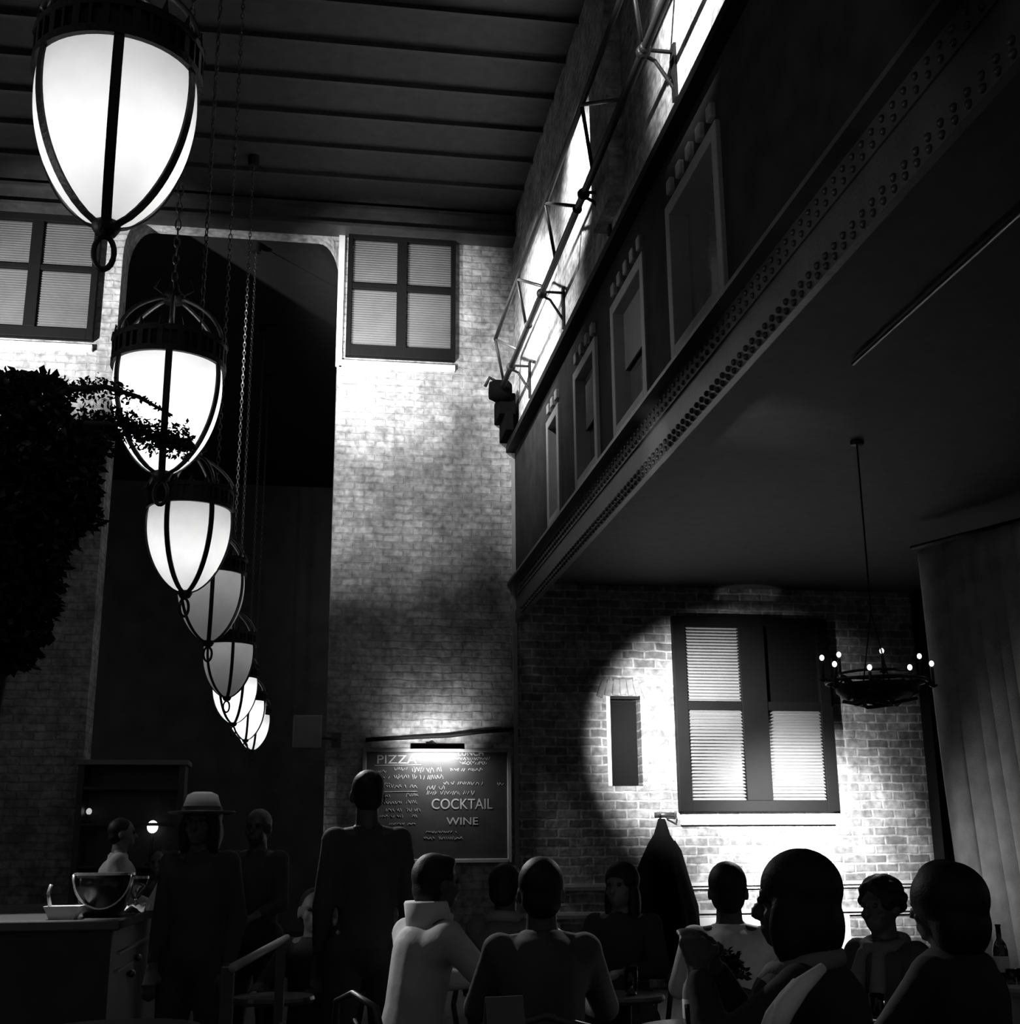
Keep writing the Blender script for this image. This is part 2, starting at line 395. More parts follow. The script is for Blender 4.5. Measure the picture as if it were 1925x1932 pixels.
# ------------------------------------------------------------------ shuttered windows
def shutter_window(name, label, px0, px1, pyt, pyb, stile, mull, rail, toprail, botrail, slat, m, shade_pane=None, proud=.10, angle=35, split=.5):
    yf = YB-proud
    x0, x1 = atY(px0, (pyt+pyb)/2, yf).x, atY(px1, (pyt+pyb)/2, yf).x
    z1, z0 = atY((px0+px1)/2, pyt, yf).z, atY((px0+px1)/2, pyb, yf).z
    w = thing(name, label, 'window', ((x0+x1)/2, YB, z0)); w['kind'] = 'structure'
    wd_, h = (x1-x0)/2, z1-z0
    zm = h*split
    b = NB(); f = -proud
    box(b, -wd_, -wd_+stile, f, 0, 0, h); box(b, wd_-stile, wd_, f, 0, 0, h)
    box(b, -wd_+stile, wd_-stile, f, 0, 0, botrail); box(b, -wd_+stile, wd_-stile, f, 0, h-toprail, h)
    box(b, -mull/2, mull/2, f, 0, botrail, h-toprail)
    for s in (-1, 1):
        a0, a1 = (-wd_+stile, -mull/2) if s < 0 else (mull/2, wd_-stile)
        box(b, a0, a1, f+.01, 0, zm-rail/2, zm+rail/2)
    obj('frame', b, FRAME, w, bevel=.004)
    for s in (-1, 1):
        for half in (0, 1):
            a0, a1 = (-wd_+stile, -mull/2) if s < 0 else (mull/2, wd_-stile)
            c0, c1 = (botrail, zm-rail/2) if half == 0 else (zm+rail/2, h-toprail)
            b = NB()
            if shade_pane == (s, half):  # slats left out, pane blackened in place of the shade there
                box(b, a0, a1, f+.06, f+.07, c0, c1); o = obj('pane', b, mat('shaded_pane', .004, .5, spec=.1), w); o['label'] = 'pane coloured black for the shade over it'
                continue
            n = max(3, int((c1-c0)/slat)); st = (c1-c0)/n
            for i in range(n):
                z = c0+(i+.5)*st
                T = Matrix.Translation((0, f+.055, z)) @ Matrix.Rotation(math.radians(angle), 4, 'X')
                box(b, a0, a1, -st*.62, st*.62, -.003, .003, T)
            box(b, a0, a1, f+.085, f+.09, c0, c1)
            obj('louvre_panel', b, m, w)
    return w, x0, x1, z0, z1
w1 = shutter_window('window_1', 'shuttered window high on the brick pier beside the opening', 655, 860, 442, 674, .055, .115, .07, .09, .13, .030, SHUT, angle=62, split=.56)
w2 = shutter_window('window_2', 'shuttered window high on the far left pier behind the largest lantern', -60, 184, 400, 634, .07, .13, .06, .1, .12, .030, SHUT, angle=62, split=.56)
w8 = shutter_window('window_8', 'large shuttered window with a glowing surround low in the aisle wall', 1277, 1573, 1165, 1531, .14, .30, .10, .10, .12, .036, SHUT2, shade_pane=(1, 1), angle=30, split=.535)
for i, (ww, x0, x1, z0, z1) in enumerate((w1, w2)):
    b = NB(); box(b, x0-.07, x1+.0, YB-.07, YB, z0-.12, z0-.055)
    box(b, x0-.11, x0-.04, YB-.05, YB, z0-.12, z1)
    struct('trim_%d' % (9+i), b, mat('surround_paint', .66, .6), ['pale sill and jamb around the pier window', 'pale sill and jamb around the far left window'][i], 'window surround')
ww, x0, x1, z0, z1 = w8
b = NB(); box(b, x0+.02, x1-.05, YB-.06, YB, z0-.14, z0-.03)
struct('trim_11', b, mat('surround_paint', .66, .6), 'white sill under the large aisle shutters', 'window sill')
# ================================================================== LANTERNS
def opal(name, tint=.8):
    m = bpy.data.materials.new(name); m.use_nodes = True; nt = m.node_tree
    nt.nodes.remove(nt.nodes['Principled BSDF']); out = nt.nodes['Material Output']
    tr = nt.nodes.new('ShaderNodeBsdfTranslucent'); df = nt.nodes.new('ShaderNodeBsdfDiffuse'); gl = nt.nodes.new('ShaderNodeBsdfGlossy')
    tc = nt.nodes.new('ShaderNodeTexCoord'); n = nt.nodes.new('ShaderNodeTexNoise'); n.inputs['Scale'].default_value = 5.0; n.inputs['Detail'].default_value = 3
    nt.links.new(tc.outputs['Object'], n.inputs['Vector'])
    mr = nt.nodes.new('ShaderNodeMapRange'); mr.inputs['From Min'].default_value = .3; mr.inputs['From Max'].default_value = .7
    mr.inputs['To Min'].default_value = tint*.84; mr.inputs['To Max'].default_value = tint
    nt.links.new(n.outputs['Fac'], mr.inputs['Value'])
    cb = nt.nodes.new('ShaderNodeCombineColor')
    for i in range(3): nt.links.new(mr.outputs['Result'], cb.inputs[i])
    nt.links.new(cb.outputs['Color'], tr.inputs['Color']); nt.links.new(cb.outputs['Color'], df.inputs['Color'])
    gl.inputs['Roughness'].default_value = .18
    m1 = nt.nodes.new('ShaderNodeMixShader'); m1.inputs[0].default_value = .25
    nt.links.new(tr.outputs[0], m1.inputs[1]); nt.links.new(df.outputs[0], m1.inputs[2])
    m2 = nt.nodes.new('ShaderNodeMixShader'); m2.inputs[0].default_value = .04
    nt.links.new(m1.outputs[0], m2.inputs[1]); nt.links.new(gl.outputs[0], m2.inputs[2])
    nt.links.new(m2.outputs[0], out.inputs['Surface'])
    return m
OPAL = opal('opal_glass'); OPAL2 = opal('smoky_opal_glass', .55)
LR, LH = .25, .56
def prof(n=22):
    out = []
    for i in range(n+1):
        t = i/n
        r = LR*(1-(1-min(t/.80, 1))**2.05)**.62 if t < .80 else LR*(1-.05*((t-.80)/.2)**2)
        out.append((max(r, .012), t*LH))
    return out
PROF = prof()
def lantern(label, px, pyb, dist_w, rot, bright, zb=.62, tilt=0, smoky=False, scale=1.0):
    # foot of the glass is where the photo shows it, distance from its width
    dirv = ray(px, pyb); Y = dist_w
    p = CAM + dirv*(Y/dirv.y)
    t = thing('pendant_lantern', label, 'lantern', p, math.radians(rot), 'row of hanging glass lanterns')
    b = lathe(NB(), PROF, 48); obj('glass_shade', b, OPAL2 if smoky else OPAL, t, True)
    for k in range(6):
        a = k*PI/3; b = NB()
        pts = [((r+.006)*math.cos(a), (r+.006)*math.sin(a), z) for r, z in PROF]
        # flat strap
        ca, sa = math.cos(a), math.sin(a); w = .0155; prev = None
        for (x, y, z) in pts:
            q = [b.verts.new((x-sa*w, y+ca*w, z)), b.verts.new((x+sa*w, y-ca*w, z)),
                 b.verts.new((x+sa*w+ca*.008, y-ca*w+sa*.008, z)), b.verts.new((x-sa*w+ca*.008, y+ca*w+sa*.008, z))]
            if prev:
                for i in range(4): b.faces.new((prev[i], prev[(i+1) % 4], q[(i+1) % 4], q[i]))
            prev = q
        obj('strap', b, IRON, t)
    # crown band: two hoops, pickets and small leaf points
    b = NB()
    for z in (LH-.03, LH+.07):
        lathe(b, [(LR-.004, z-.014), (LR+.014, z-.014), (LR+.014, z+.014), (LR-.004, z+.014), (LR-.004, z-.014)], 48)
    lathe(b, [(LR-.002, LH-.03), (LR-.002, LH+.07)], 48)
    for k in range(36):
        a = k*2*PI/36; c, s = math.cos(a), math.sin(a)
        T = Matrix.Translation((c*(LR+.006), s*(LR+.006), LH+.02)) @ Matrix.Rotation(a, 4, 'Z')
        box(b, -.006, .006, -.012 if k % 2 else -.005, .012 if k % 2 else .005, -.045, .045, T)
        if k % 2:
            top = (c*(LR+.012), s*(LR+.012), LH+.125)
            tube(b, [(c*(LR+.006), s*(LR+.006), LH+.08), top], [.014, .002], 6)
    obj('crown_band', b, IRON, t)
    for k in range(6):
        a = k*PI/3; c, s = math.cos(a), math.sin(a); b = NB()
        pts = []
        for i in range(11):
            u = i/10; r = (LR+.01)*(1-u)**.8*.93+.028+.02*math.sin(PI*u); z = LH+.08+.24*u**.75
            pts.append((r*c, r*s, z))
        tube(b, pts, .010, 6); obj('arm', b, IRON_S, t, True)
    b = NB(); lathe(b, [(.0, LH+.29), (.045, LH+.30), (.055, LH+.335), (.03, LH+.36), (.018, LH+.40), (.0, LH+.41)], 16)
    for k in range(4):
        a = k*PI/2; tube(b, [(.03*math.cos(a), .03*math.sin(a), LH+.33), (.09*math.cos(a), .09*math.sin(a), LH+.37), (.07*math.cos(a), .07*math.sin(a), LH+.42)], .006, 6)
    obj('hub', b, IRON, t, True)
    b = NB(); lathe(b, [(.0, -.03), (.03, -.025), (.045, .0), (.04, .03), (.0, .03)], 16)
    obj('finial', b, IRON, t, True)
    b = NB(); tube(b, [(0, .030*math.cos(u*2*PI/18), -.085+.055*math.sin(u*2*PI/18)) for u in range(18)], .009, 8, closed=True)
    obj('pull_ring', b, IRON, t, True)
    # chain up to the ceiling
    b = NB(); z = LH+.41; k = 0; zc = ZC-.1-p.z
    while z < zc:
        pts = []
        for j in range(10):
            a = j*2*PI/10; x, zz = .013*math.cos(a), .030*math.sin(a)
            pts.append((x if k % 2 else 0, 0 if k % 2 else x, z+.024+zz))
        tube(b, pts, .0042, 5, closed=True); z += .046; k += 1
    obj('chain', b, IRON_S, t)
    b = NB(); lathe(b, [(.0, zc-.02), (.06, zc-.02), (.07, zc+.1), (0, zc+.1)], 16); obj('ceiling_rose', b, IRON, t)
    b = NB(); ball(b, (0, 0, zb-.02), .03, rz=.045); lathe(b, [(.018, zb+.02), (.018, zb+.1)], 12, capb=True, capt=True); obj('bulb', b, BULB, t, True)
    l = bpy.data.lights.new('lantern_light', 'POINT'); l.energy = bright; l.shadow_soft_size = .05
    lo = bpy.data.objects.new('lantern_light', l); COL.objects.link(lo); lo.parent = t; lo.location = (0, 0, LH*.55 if not smoky else LH*.86)
    return t
IRON_S = mat('iron_worn', .09, .4, .6, bump=.2, bscale=50)
BULB = mat('bulb_glass', .8, .3)
LN = [
 ('largest and nearest of the row of opal lanterns, pull ring under it', 200, 430, 3.72, 0, 3.7),
 ('second lantern of the row, partly crossed by leafy branches', 305, 897, 5.77, 0, 7),
 ('third lantern of the row, two straps facing, hung before a dimmer one', 349, 1120, 7.8, 30, 3.5),
 ('dim smoky fourth lantern of the row, right behind the third', 393, 1213, 9.8, 2, 1.6),
 ('dim fifth lantern of the row, dark towards its foot', 428, 1317, 12.9, 8, 1.3),
 ('bright sixth lantern, tucked under the dim fifth', 440, 1366, 15.0, 20, 6),
 ('seventh lantern, second from the far end of the row', 463, 1397, 17.6, 5, 7),
 ('farthest and smallest-looking lantern at the end of the row', 476, 1416, 19.6, 10, 4.5)]
SZ = [325, 208, 155, 125, 93, 82, 74, 66]
for i, (lb, px, py, Y, rot, br) in enumerate(LN):
    base = math.degrees(math.atan2(CAM.y-Y, -(px-574)/2480*Y))
    lantern(lb, px, py, Y, base+rot, br, smoky=i in (3, 4))
# ================================================================== LATTICE TRUSS
def pipe_at(px, py, Y): return atY(px, py, Y)
t = thing('lattice_truss', 'horizontal lattice truss of dark pipes bracketed along the lit upper wall', 'truss', (0, 0, 0))
YE = 13.6
A = atY(945, 738, YE)                       # far end of the lower pipe
Bq = atY(935, 640, YE-.5)                   # far end of the upper rail
b = NB(); tube(b, [(A.x, 3.0, A.z), (A.x, YE-.16, A.z)], .030, 12); obj('lower_pipe', b, PIPE, t, True)
b = NB(); tube(b, [(Bq.x, 3.0, Bq.z), (Bq.x, YE-.5, Bq.z)], .022, 10); obj('upper_rail', b, PIPE, t, True)
sp = 1.45; y = YE-.5; k = 0
while y > 4.0:
    b = NB(); tube(b, [(Bq.x, y, Bq.z), (A.x, y+.35-.1, A.z)], .016, 8); obj('web', b, PIPE, t, True)
    b = NB(); tube(b, [(Bq.x, y, Bq.z), (A.x, y-.75, A.z)], .016, 8); obj('web', b, IRON_S, t, True)
    y -= 1.55
y = YE-.75
while y > 4.0:
    b = NB()
    tube(b, [(A.x-.01, y, A.z+.02), (XW, y, A.z+.02)], .014, 8)
    tube(b, [(A.x, y, A.z-.02), (A.x+.08, y, A.z-.06), (XW, y, A.z-.28)], .014, 8)
    box(b, XW-.02, XW, y-.04, y+.04, A.z-.34, A.z+.07)
    ball(b, (A.x, y, A.z), .052, 12, 8)
    obj('bracket', b, IRON, t); y -= 1.9
for yy in (YE-1.9, YE-4.3, YE-6.5):
    b = NB(); ball(b, (A.x, yy, A.z), .042, 12, 8); obj('clamp', b, IRON, t)
# motor housing at the end on the pier
m = thing('winch_motor', 'black winch motor on a wall plate where the truss meets the pier', 'motor', (A.x, YE, A.z))
b = NB(); T = Matrix.Rotation(PI/2, 4, 'Y'); lathe(b, [(0, -.14), (.10, -.13), (.13, -.06), (.13, .08), (.09, .12), (0, .13)], 20, mtx=T)
obj('housing', b, mat('matte_black', .002, .9, spec=.03), m, True)
b = NB(); box(b, -.02, .17, -.02, YB-YE, -.28, -.02); box(b, .04, .13, -.1, YB-YE, -.5, -.28); obj('wall_plate', b, mat('matte_black', .002), m, bevel=.01)
b = NB(); tube(b, [(-.02, 0, .1), (-.13, .0, .16), (-.18, 0, .05)], .02, 8); obj('hook', b, IRON, m, True)
# ================================================================== CHALKBOARD
yc = YB-.09
x0, x1 = atY(682, 1520, yc).x, atY(966, 1520, yc).x
z1, z0 = atY(820, 1411, yc).z, atY(820, 1629, yc).z
c = thing('chalkboard', 'menu chalkboard lettered in chalk, framed, on the brick pier', 'chalkboard', (x0, YB, z0))
wB, hB = x1-x0, z1-z0
b = NB(); box(b, .03, wB-.03, -.06, -.01, .03, hB-.03); obj('board', b, mat('chalkboard_black', .013, .5, var=.35, vscale=5), c)
fw = .045
b = NB(); box(b, 0, fw, -.09, 0, 0, hB); box(b, wB-fw, wB, -.09, 0, 0, hB); box(b, fw, wB-fw, -.09, 0, hB-fw, hB); box(b, fw, wB-fw, -.12, 0, 0, fw)
obj('frame', b, mat('board_frame_wood', .22, .4), c, bevel=.006)
CH = mat('chalk_white', .20, .9)
def chalk(txt, px, py, hpx, name='lettering', sx=1.0):
    cu = bpy.data.curves.new('lettering_curve', 'FONT'); cu.body = txt; cu.size = hpx/FPX*YB*1.05*1.4; cu.extrude = .001; cu.offset = .0005
    to = bpy.data.objects.new('lettering_tmp', cu); COL.objects.link(to)
    bpy.context.view_layer.update()
    me = bpy.data.meshes.new_from_object(to.evaluated_get(bpy.context.evaluated_depsgraph_get()))
    bpy.data.objects.remove(to); bpy.data.curves.remove(cu)
    p = atY(px, py, yc-.0)
    for v in me.vertices:
        x, y, z = v.co; v.co = (x*sx+p.x-x0, -.064-z, y+p.z-z0)
    me.materials.clear(); me.materials.append(CH)
    o = bpy.data.objects.new(name, me); COL.objects.link(o); o.parent = c; return o
chalk('PIZZA', 710, 1440, 15, sx=1.25); chalk('LUNCH', 864, 1425, 9, sx=1.1)
chalk('COCKTAIL', 814, 1526, 18, sx=.88); chalk('WINE', 843, 1556, 13, sx=1.2)
random.seed(3)
def scribble(bm, px0, px1, py, hp):
    # illegible small chalk writing, broken strokes
    x = px0
    while x < px1:
        w_ = random.uniform(2, 4)
        p = atY(x, py-hp*random.uniform(.0, .3), yc); q = atY(x+w_*.8, py-hp*random.uniform(.7, 1), yc)
        k_ = random.random()
        pts = [(p.x-x0, -.063, p.z-z0), ((p.x+q.x)/2-x0+random.uniform(-.006, .006), -.063, (p.z+q.z)/2-z0), (q.x-x0, -.063, q.z-z0)]
        if k_ < .5: pts = [(pts[0][0], -.063, pts[2][2]), pts[1], (pts[2][0], -.063, pts[0][2])]
        tube(bm, pts, .0032, 5)
        x += w_ + (random.uniform(4, 7) if random.random() < .16 else .6)
b = NB()
for a in ((702, 730, 1458, 6), (744, 768, 1454, 7), (778, 835, 1458, 12), (744, 770, 1470, 10), (778, 836, 1471, 11), (724, 738, 1470, 6), (722, 785, 1487, 8),
          (722, 740, 1505, 6), (767, 792, 1503, 7), (724, 758, 1517, 6), (767, 790, 1517, 8), (728, 758, 1531, 7), (768, 792, 1531, 7), (715, 765, 1542, 5), (778, 792, 1543, 7),
          (735, 785, 1556, 4), (838, 912, 1481, 7), (806, 840, 1490, 9), (806, 900, 1500, 9), (850, 925, 1434, 6), (872, 918, 1443, 6), (850, 915, 1455, 7), (940, 955, 1482, 6),
          (805, 860, 1572, 5), (800, 872, 1584, 6), (868, 915, 1440, 5), (702, 735, 1480, 4)):
    scribble(b, *a)
tube(b, [(atY(707, 1444, yc).x-x0, -.063, atY(707, 1444, yc).z-z0), (atY(795, 1443, yc).x-x0, -.063, atY(795, 1443, yc).z-z0)], .004, 5)
tube(b, [(atY(722, 1494, yc).x-x0, -.063, atY(722, 1494, yc).z-z0), (atY(788, 1493, yc).x-x0, -.063, atY(788, 1493, yc).z-z0)], .003, 5)
obj('chalk_writing', b, CH, c)
# picture lamp and the cable over the board
p = atY(775, 1410, YB-.28); q = atY(876, 1409, YB-.28)
l = thing('picture_lamp', 'slim black picture lamp arched over the chalkboard', 'lamp', ((p.x+q.x)/2, YB, p.z))
hw = (q.x-p.x)/2
b = NB()
for i in range(9): pass
T = Matrix.Translation((0, -.28, 0)) @ Matrix.Rotation(PI/2, 4, 'Y')
n = 12
prevA = None
for xx in (-hw, hw):
    ring = []
    for j in range(n+1):
        a = math.radians(-20) + (math.radians(220))*j/n
        ring.append(b.verts.new((xx, -.28+.042*math.cos(a), .045*math.sin(a))))
    if prevA:
        for j in range(n): b.faces.new((prevA[j], prevA[j+1], ring[j+1], ring[j]))
    b.faces.new(ring); prevA = ring
sd = obj('lamp_shade', b, BLACK, l); so = sd.modifiers.new('thick', 'SOLIDIFY'); so.thickness = .004
b = NB(); tube(b, [(-.02, -.28, .04), (-.05, -.2, .075), (-.06, -.08, .08), (-.06, 0, .06)], .009, 8); box(b, -.1, -.02, -.02, 0, .02, .085); obj('lamp_arm', b, BLACK, l, True)
b = NB(); tube(b, [(-hw+.02, -.28, .0), (hw-.02, -.28, .0)], .009, 8); obj('tube_bulb', b, emis('lamp_tube', 1, 6), l, True)
arealight('board_light', ((p.x+q.x)/2, YB-.27, p.z-.02), ((p.x+q.x)/2, YB-.04, p.z-.33), 16, .55, .03, 150)
arealight('board_light_up', ((p.x+q.x)/2-.03, YB-.30, p.z+.06), ((p.x+q.x)/2-.03, YB-.0, p.z+.28), 3, .7, .03, 120)
b = NB(); tube(b, [atY(690, 1396, YB-.03), atY(760, 1392, YB-.03), atY(850, 1388, YB-.05), atY(905, 1381, YB-.05), atY(969, 1376, YB-.03)], .022, 8)
tag(obj('cable', b, BLACK, None, True), 'thick black cable sagging along the pier above the chalkboard', 'cable')
# loudspeaker in the dark opening
p = atY(580, 1382, YB-.22)
s = thing('loudspeaker', 'grey box loudspeaker on a bracket in the dark opening left of the pier', 'loudspeaker', p, .0)
b = NB(); box(b, -.15, .15, -.14, .14, -.17, .17); obj('cabinet', b, mat('speaker_grey', .35, .5), s, bevel=.01)
b = NB(); box(b, -.13, .13, -.15, -.14, -.15, .15); obj('grille', b, mat('grille_cloth', .30, .8), s)
b = NB(); box(b, xb+.06-p.x, xb+.16-p.x, .205, .22, -.14, .02); tube(b, [(xb+.11-p.x, .11, -.06), (xb+.11-p.x, .21, -.06)], .015, 8); tube(b, [(.1, .05, -.05), (.22, .02, -.06), (xb+.06-p.x, .02, -.06), (xb+.11-p.x, .11, -.06)], .015, 8); obj('bracket', b, STEEL, s)
# ================================================================== CANDLE CHANDELIER
Yc = 8.6
cc = atY(1655, 1292, Yc)
ch = thing('ring_chandelier', 'dark iron ring chandelier with eight small bulbs before the aisle bricks', 'chandelier', cc)
pr = [(1551, 1241), (1583, 1235), (1575, 1253), (1664, 1228), (1641, 1259), (1717, 1259), (1735, 1238), (1758, 1252)]
zr = atY(1655, 1245, Yc).z-cc.z
rad = (1758-1551)/2/2480*Yc*1.0
angs = [180, 140, 215, 85, 262, 300, 45, 335]
b = NB(); tube(b, [(rad*math.cos(u*2*PI/40), rad*.9*math.sin(u*2*PI/40), zr-.16) for u in range(40)], .012, 8, closed=True)
tube(b, [(rad*.72*math.cos(u*2*PI/40), rad*.66*math.sin(u*2*PI/40), zr-.10) for u in range(40)], .010, 8, closed=True)
obj('ring', b, IRON, ch, True)
b = NB(); random.seed(5)
for i in range(34):     # forged twig basket
    a = random.uniform(0, 2*PI); a2 = a+random.uniform(.8, 2.4); r1 = rad*random.uniform(.5, .85); r2 = rad*random.uniform(.5, .85)
    z_ = random.uniform(-.12, -.02)
    tube(b, [(r1*math.cos(a), r1*math.sin(a)*.9, z_), (.5*(r1*math.cos(a)+r2*math.cos(a2)), .45*(r1*math.sin(a)+r2*math.sin(a2)), z_-.03), (r2*math.cos(a2), r2*math.sin(a2)*.9, z_+random.uniform(0, .09))], .014, 6)
lathe(b, [(0, -.12), (rad*.6, -.11), (rad*.8, -.05), (rad*.82, 0)], 28)
obj('basket', b, IRON, ch, True)
for (bx, by), an in zip(pr, angs):
    a = math.radians(an)
    yy = Yc + rad*.85*math.sin(a)
    P = atY(bx, by, yy)-cc
    b = NB(); tube(b, [(P.x, P.y, P.z-.16), (P.x, P.y, P.z-.03)], .012, 8); lathe(b, [(.012, P.z-.17), (.03, P.z-.16), (.03, P.z-.15), (0, P.z-.15)], 10, c=(P.x, P.y, 0)); 
    tube(b, [(P.x, P.y, P.z-.16), (P.x*.8, P.y*.8, zr-.16), (P.x*.45, P.y*.45, -.02)], .008, 6)
    co = obj('candle_arm', b, IRON, ch, True)
    b = NB(); ball(b, P, .017, 12, 8, rz=.021); obj('bulb', b, emis('small_bulb', 1, 1.6), co, True)
b = NB()
for xx in (-.12, .12): tube(b, [(xx, 0, -.08), (0, 0, zr+.35)], .005, 6)
zt = ZG1-cc.z; tube(b, [(0, 0, zr+.35), (0, 0, zt)], .007, 6); lathe(b, [(0, zt-.03), (.05, zt-.03), (.05, zt), (0, zt)], 12)
tube(b, [(-.30, .1, -.14), (-.30, .1, zr+.02)], .012, 6)
obj('hanging_rod', b, IRON, ch, True)
# ================================================================== CURTAIN
b = NB(); random.seed(11)
nU, nV = 90, 26
Yq = 10.0
top = [atY(1752+u/nU*250, 1120, Yq+.9-1.4*u/nU) for u in range(nU+1)]
bot = []
for u in range(nU+1):
    q = atY(1852+u/nU*330, 1860, Yq+.5-2.0*u/nU); bot.append(q)
zt, zb = ZG1-.25, .25
grid = []
for v in range(nV+1):
    s_ = v/nV; row = []
    for u in range(nU+1):
        P = top[u].lerp(bot[u], s_)
        P.z = zt+(zb-zt)*s_
        sag = .10*math.sin(PI*s_)
        ph = u*.62+1.3*math.sin(u*.17)
        P.x += .06*math.cos(ph*1.0)-sag*.3; P.y += .15*math.sin(ph)*(1+.3*math.sin(u*.4))
        row.append(b.verts.new(P))
    grid.append(row)
for v in range(nV):
    for u in range(nU): b.faces.new((grid[v][u], grid[v][u+1], grid[v+1][u+1], grid[v+1][u]))
cu = obj('drape', b, mat('heavy_drape_cloth', .42, .9, var=.25, vscale=5, bump=.4, bscale=60), None, True)
so = cu.modifiers.new('thick', 'SOLIDIFY'); so.thickness = .008
tag(cu, 'tall pale pleated drape slanting down the right side', 'curtain')
b = NB(); tube(b, [top[0]+Vector((-.1, .05, zt-top[0].z+.03)), top[-1]+Vector((.1, -.05, zt-top[-1].z+.03))], .02, 8)
tag(obj('curtain_rod', b, IRON, None, True), 'dark rod carrying the pleated drape under the soffit', 'rod')
spot('curtain_spot', (4.25, 10.9, 1.0), atY(1835, 1600, Yq-.1), 42, 80, 1.0, .08)
# ================================================================== COAT ON ITS HOOK
hk = atY(1249, 1548, YB-.12)
b = NB(); x = hk.x; z = hk.z
tube(b, [(x+.09, YB, z+.03), (x+.09, YB-.03, z+.03), (x+.16, YB-.09, z+.02), (x+.155, YB-.13, z+.10)], .010, 8)
tube(b, [(x, YB, z+.06), (x, YB-.06, z+.05), (x, YB-.08, z+.09)], .010, 8)
box(b, x-.05, x+.2, YB-.015, YB, z+.04, z+.09)
tag(obj('coat_hook', b, IRON_S, None, True), 'small metal double hook plate on the bricks under the aisle window', 'hook')
def closed_sheet(bm, levels, n=40):
    rings = []
    for (cx_, cy_, cz_, rx_, ry_, fold) in levels:
        ring = []
        for j in range(n):
            a = 2*PI*j/n; f = 1+fold*math.cos(a*7+cz_*2)
            ring.append(bm.verts.new((cx_+rx_*math.cos(a)*f, cy_+ry_*math.sin(a)*f, cz_)))
        rings.append(ring)
    for A_, B_ in zip(rings, rings[1:]):
        for j in range(n): bm.faces.new((A_[j], A_[(j+1) % n], B_[(j+1) % n], B_[j]))
    bm.faces.new(rings[0]); bm.faces.new(rings[-1][::-1])
    return bm
def lv(pxl, pxr, py, ry, fold):
    Yk = YB-.02-ry
    a_, b_ = atY(pxl, py, Yk), atY(pxr, py, Yk)
    return ((a_.x+b_.x)/2, Yk, a_.z, (b_.x-a_.x)/2, ry, fold)
ct = thing('hanging_coat', 'long black coat hanging from a hook on the aisle bricks', 'coat', (0, 0, 0))
b = closed_sheet(NB(), [lv(1242, 1255, 1545, .04, 0), lv(1239, 1259, 1558, .06, .02), lv(1234, 1264, 1575, .09, .03), lv(1225, 1273, 1590, .11, .05), lv(1212, 1283, 1620, .13, .06),
     lv(1200, 1292, 1650, .14, .06), lv(1192, 1303, 1690, .15, .07), lv(1186, 1311, 1730, .16, .08), lv(1184, 1314, 1780, .16, .09), lv(1184, 1316, 1826, .17, .10)])
obj('coat_body', b, mat('coat_wool', .005, .95, bump=.3, spec=.05), ct, True)
b = closed_sheet(NB(), [lv(1262, 1274, 1586, .05, 0), lv(1266, 1286, 1605, .06, 0), lv(1280, 1302, 1660, .06, .02), lv(1298, 1318, 1710, .06, .02), lv(1304, 1322, 1760, .06, .02)], 16)
obj('sleeve', b, mat('coat_wool', .014, .9), ct, True)
# ================================================================== TREE
tp = Vector((atY(20, 950, 4.7).x, 4.7, 0))
tr = thing('indoor_tree', 'tall dark leafy indoor tree at the left edge, branches reaching over a lantern', 'tree', tp)
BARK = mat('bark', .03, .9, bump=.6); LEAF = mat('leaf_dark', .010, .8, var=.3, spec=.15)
def L(px, py, Y): return atY(px, py, Y)-tp
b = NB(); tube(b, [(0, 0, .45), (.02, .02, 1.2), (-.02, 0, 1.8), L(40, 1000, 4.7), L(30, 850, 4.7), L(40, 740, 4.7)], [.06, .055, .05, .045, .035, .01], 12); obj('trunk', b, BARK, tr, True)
b = NB(); lathe(b, [(0, 0), (.2, 0), (.27, .5), (.24, .5), (.22, .42), (0, .42)], 28); obj('pot', b, mat('planter_black', .03, .5), tr, True)
brs = [[(30, 850), (120, 735), (200, 730), (260, 748), (322, 782)], [(40, 900), (150, 800), (230, 800), (300, 828), (362, 838)], [(35, 880), (60, 760), (90, 720)], [(40, 1000), (120, 960), (180, 930)], [(30, 1060), (80, 1130), (104, 1110)],
       [(30, 900), (-40, 800), (-60, 760)]]
for pp in brs:
    b = NB(); pts = [L(x_, y_, 4.7+.05*i) for i, (x_, y_) in enumerate(pp)]
    tube(b, pts, [.018-.013*i/(len(pts)-1) for i in range(len(pts))], 7); obj('branch', b, BARK, tr, True)
def leaf(bm, P, s, d):
    d = d.normalized(); side = d.cross(Vector((random.gauss(0, 1), random.gauss(0, 1), random.gauss(0, 1)))).normalized(); up = d.cross(side)
    v = [bm.verts.new(P), bm.verts.new(P+d*s*.5+side*s*.28+up*s*.05), bm.verts.new(P+d*s), bm.verts.new(P+d*s*.5-side*s*.28+up*s*.05)]
    bm.faces.new((v[0], v[1], v[2])); bm.faces.new((v[0], v[2], v[3]))
def inpoly(x, y, poly):
    c_ = False; j = len(poly)-1
    for i in range(len(poly)):
        xi, yi = poly[i]; xj, yj = poly[j]
        if (yi > y) != (yj > y) and x < (xj-xi)*(y-yi)/(yj-yi)+xi: c_ = not c_
        j = i
    return c_
random.seed(9)
crown = [(-160, 700), (0, 702), (60, 702), (100, 712), (128, 738), (128, 780), (150, 800), (195, 812), (208, 850), (185, 865), (182, 940), (190, 985), (150, 1005), (128, 1040), (112, 1100), (95, 1180), (60, 1260), (-160, 1260)]
b = NB(); n_ = 0
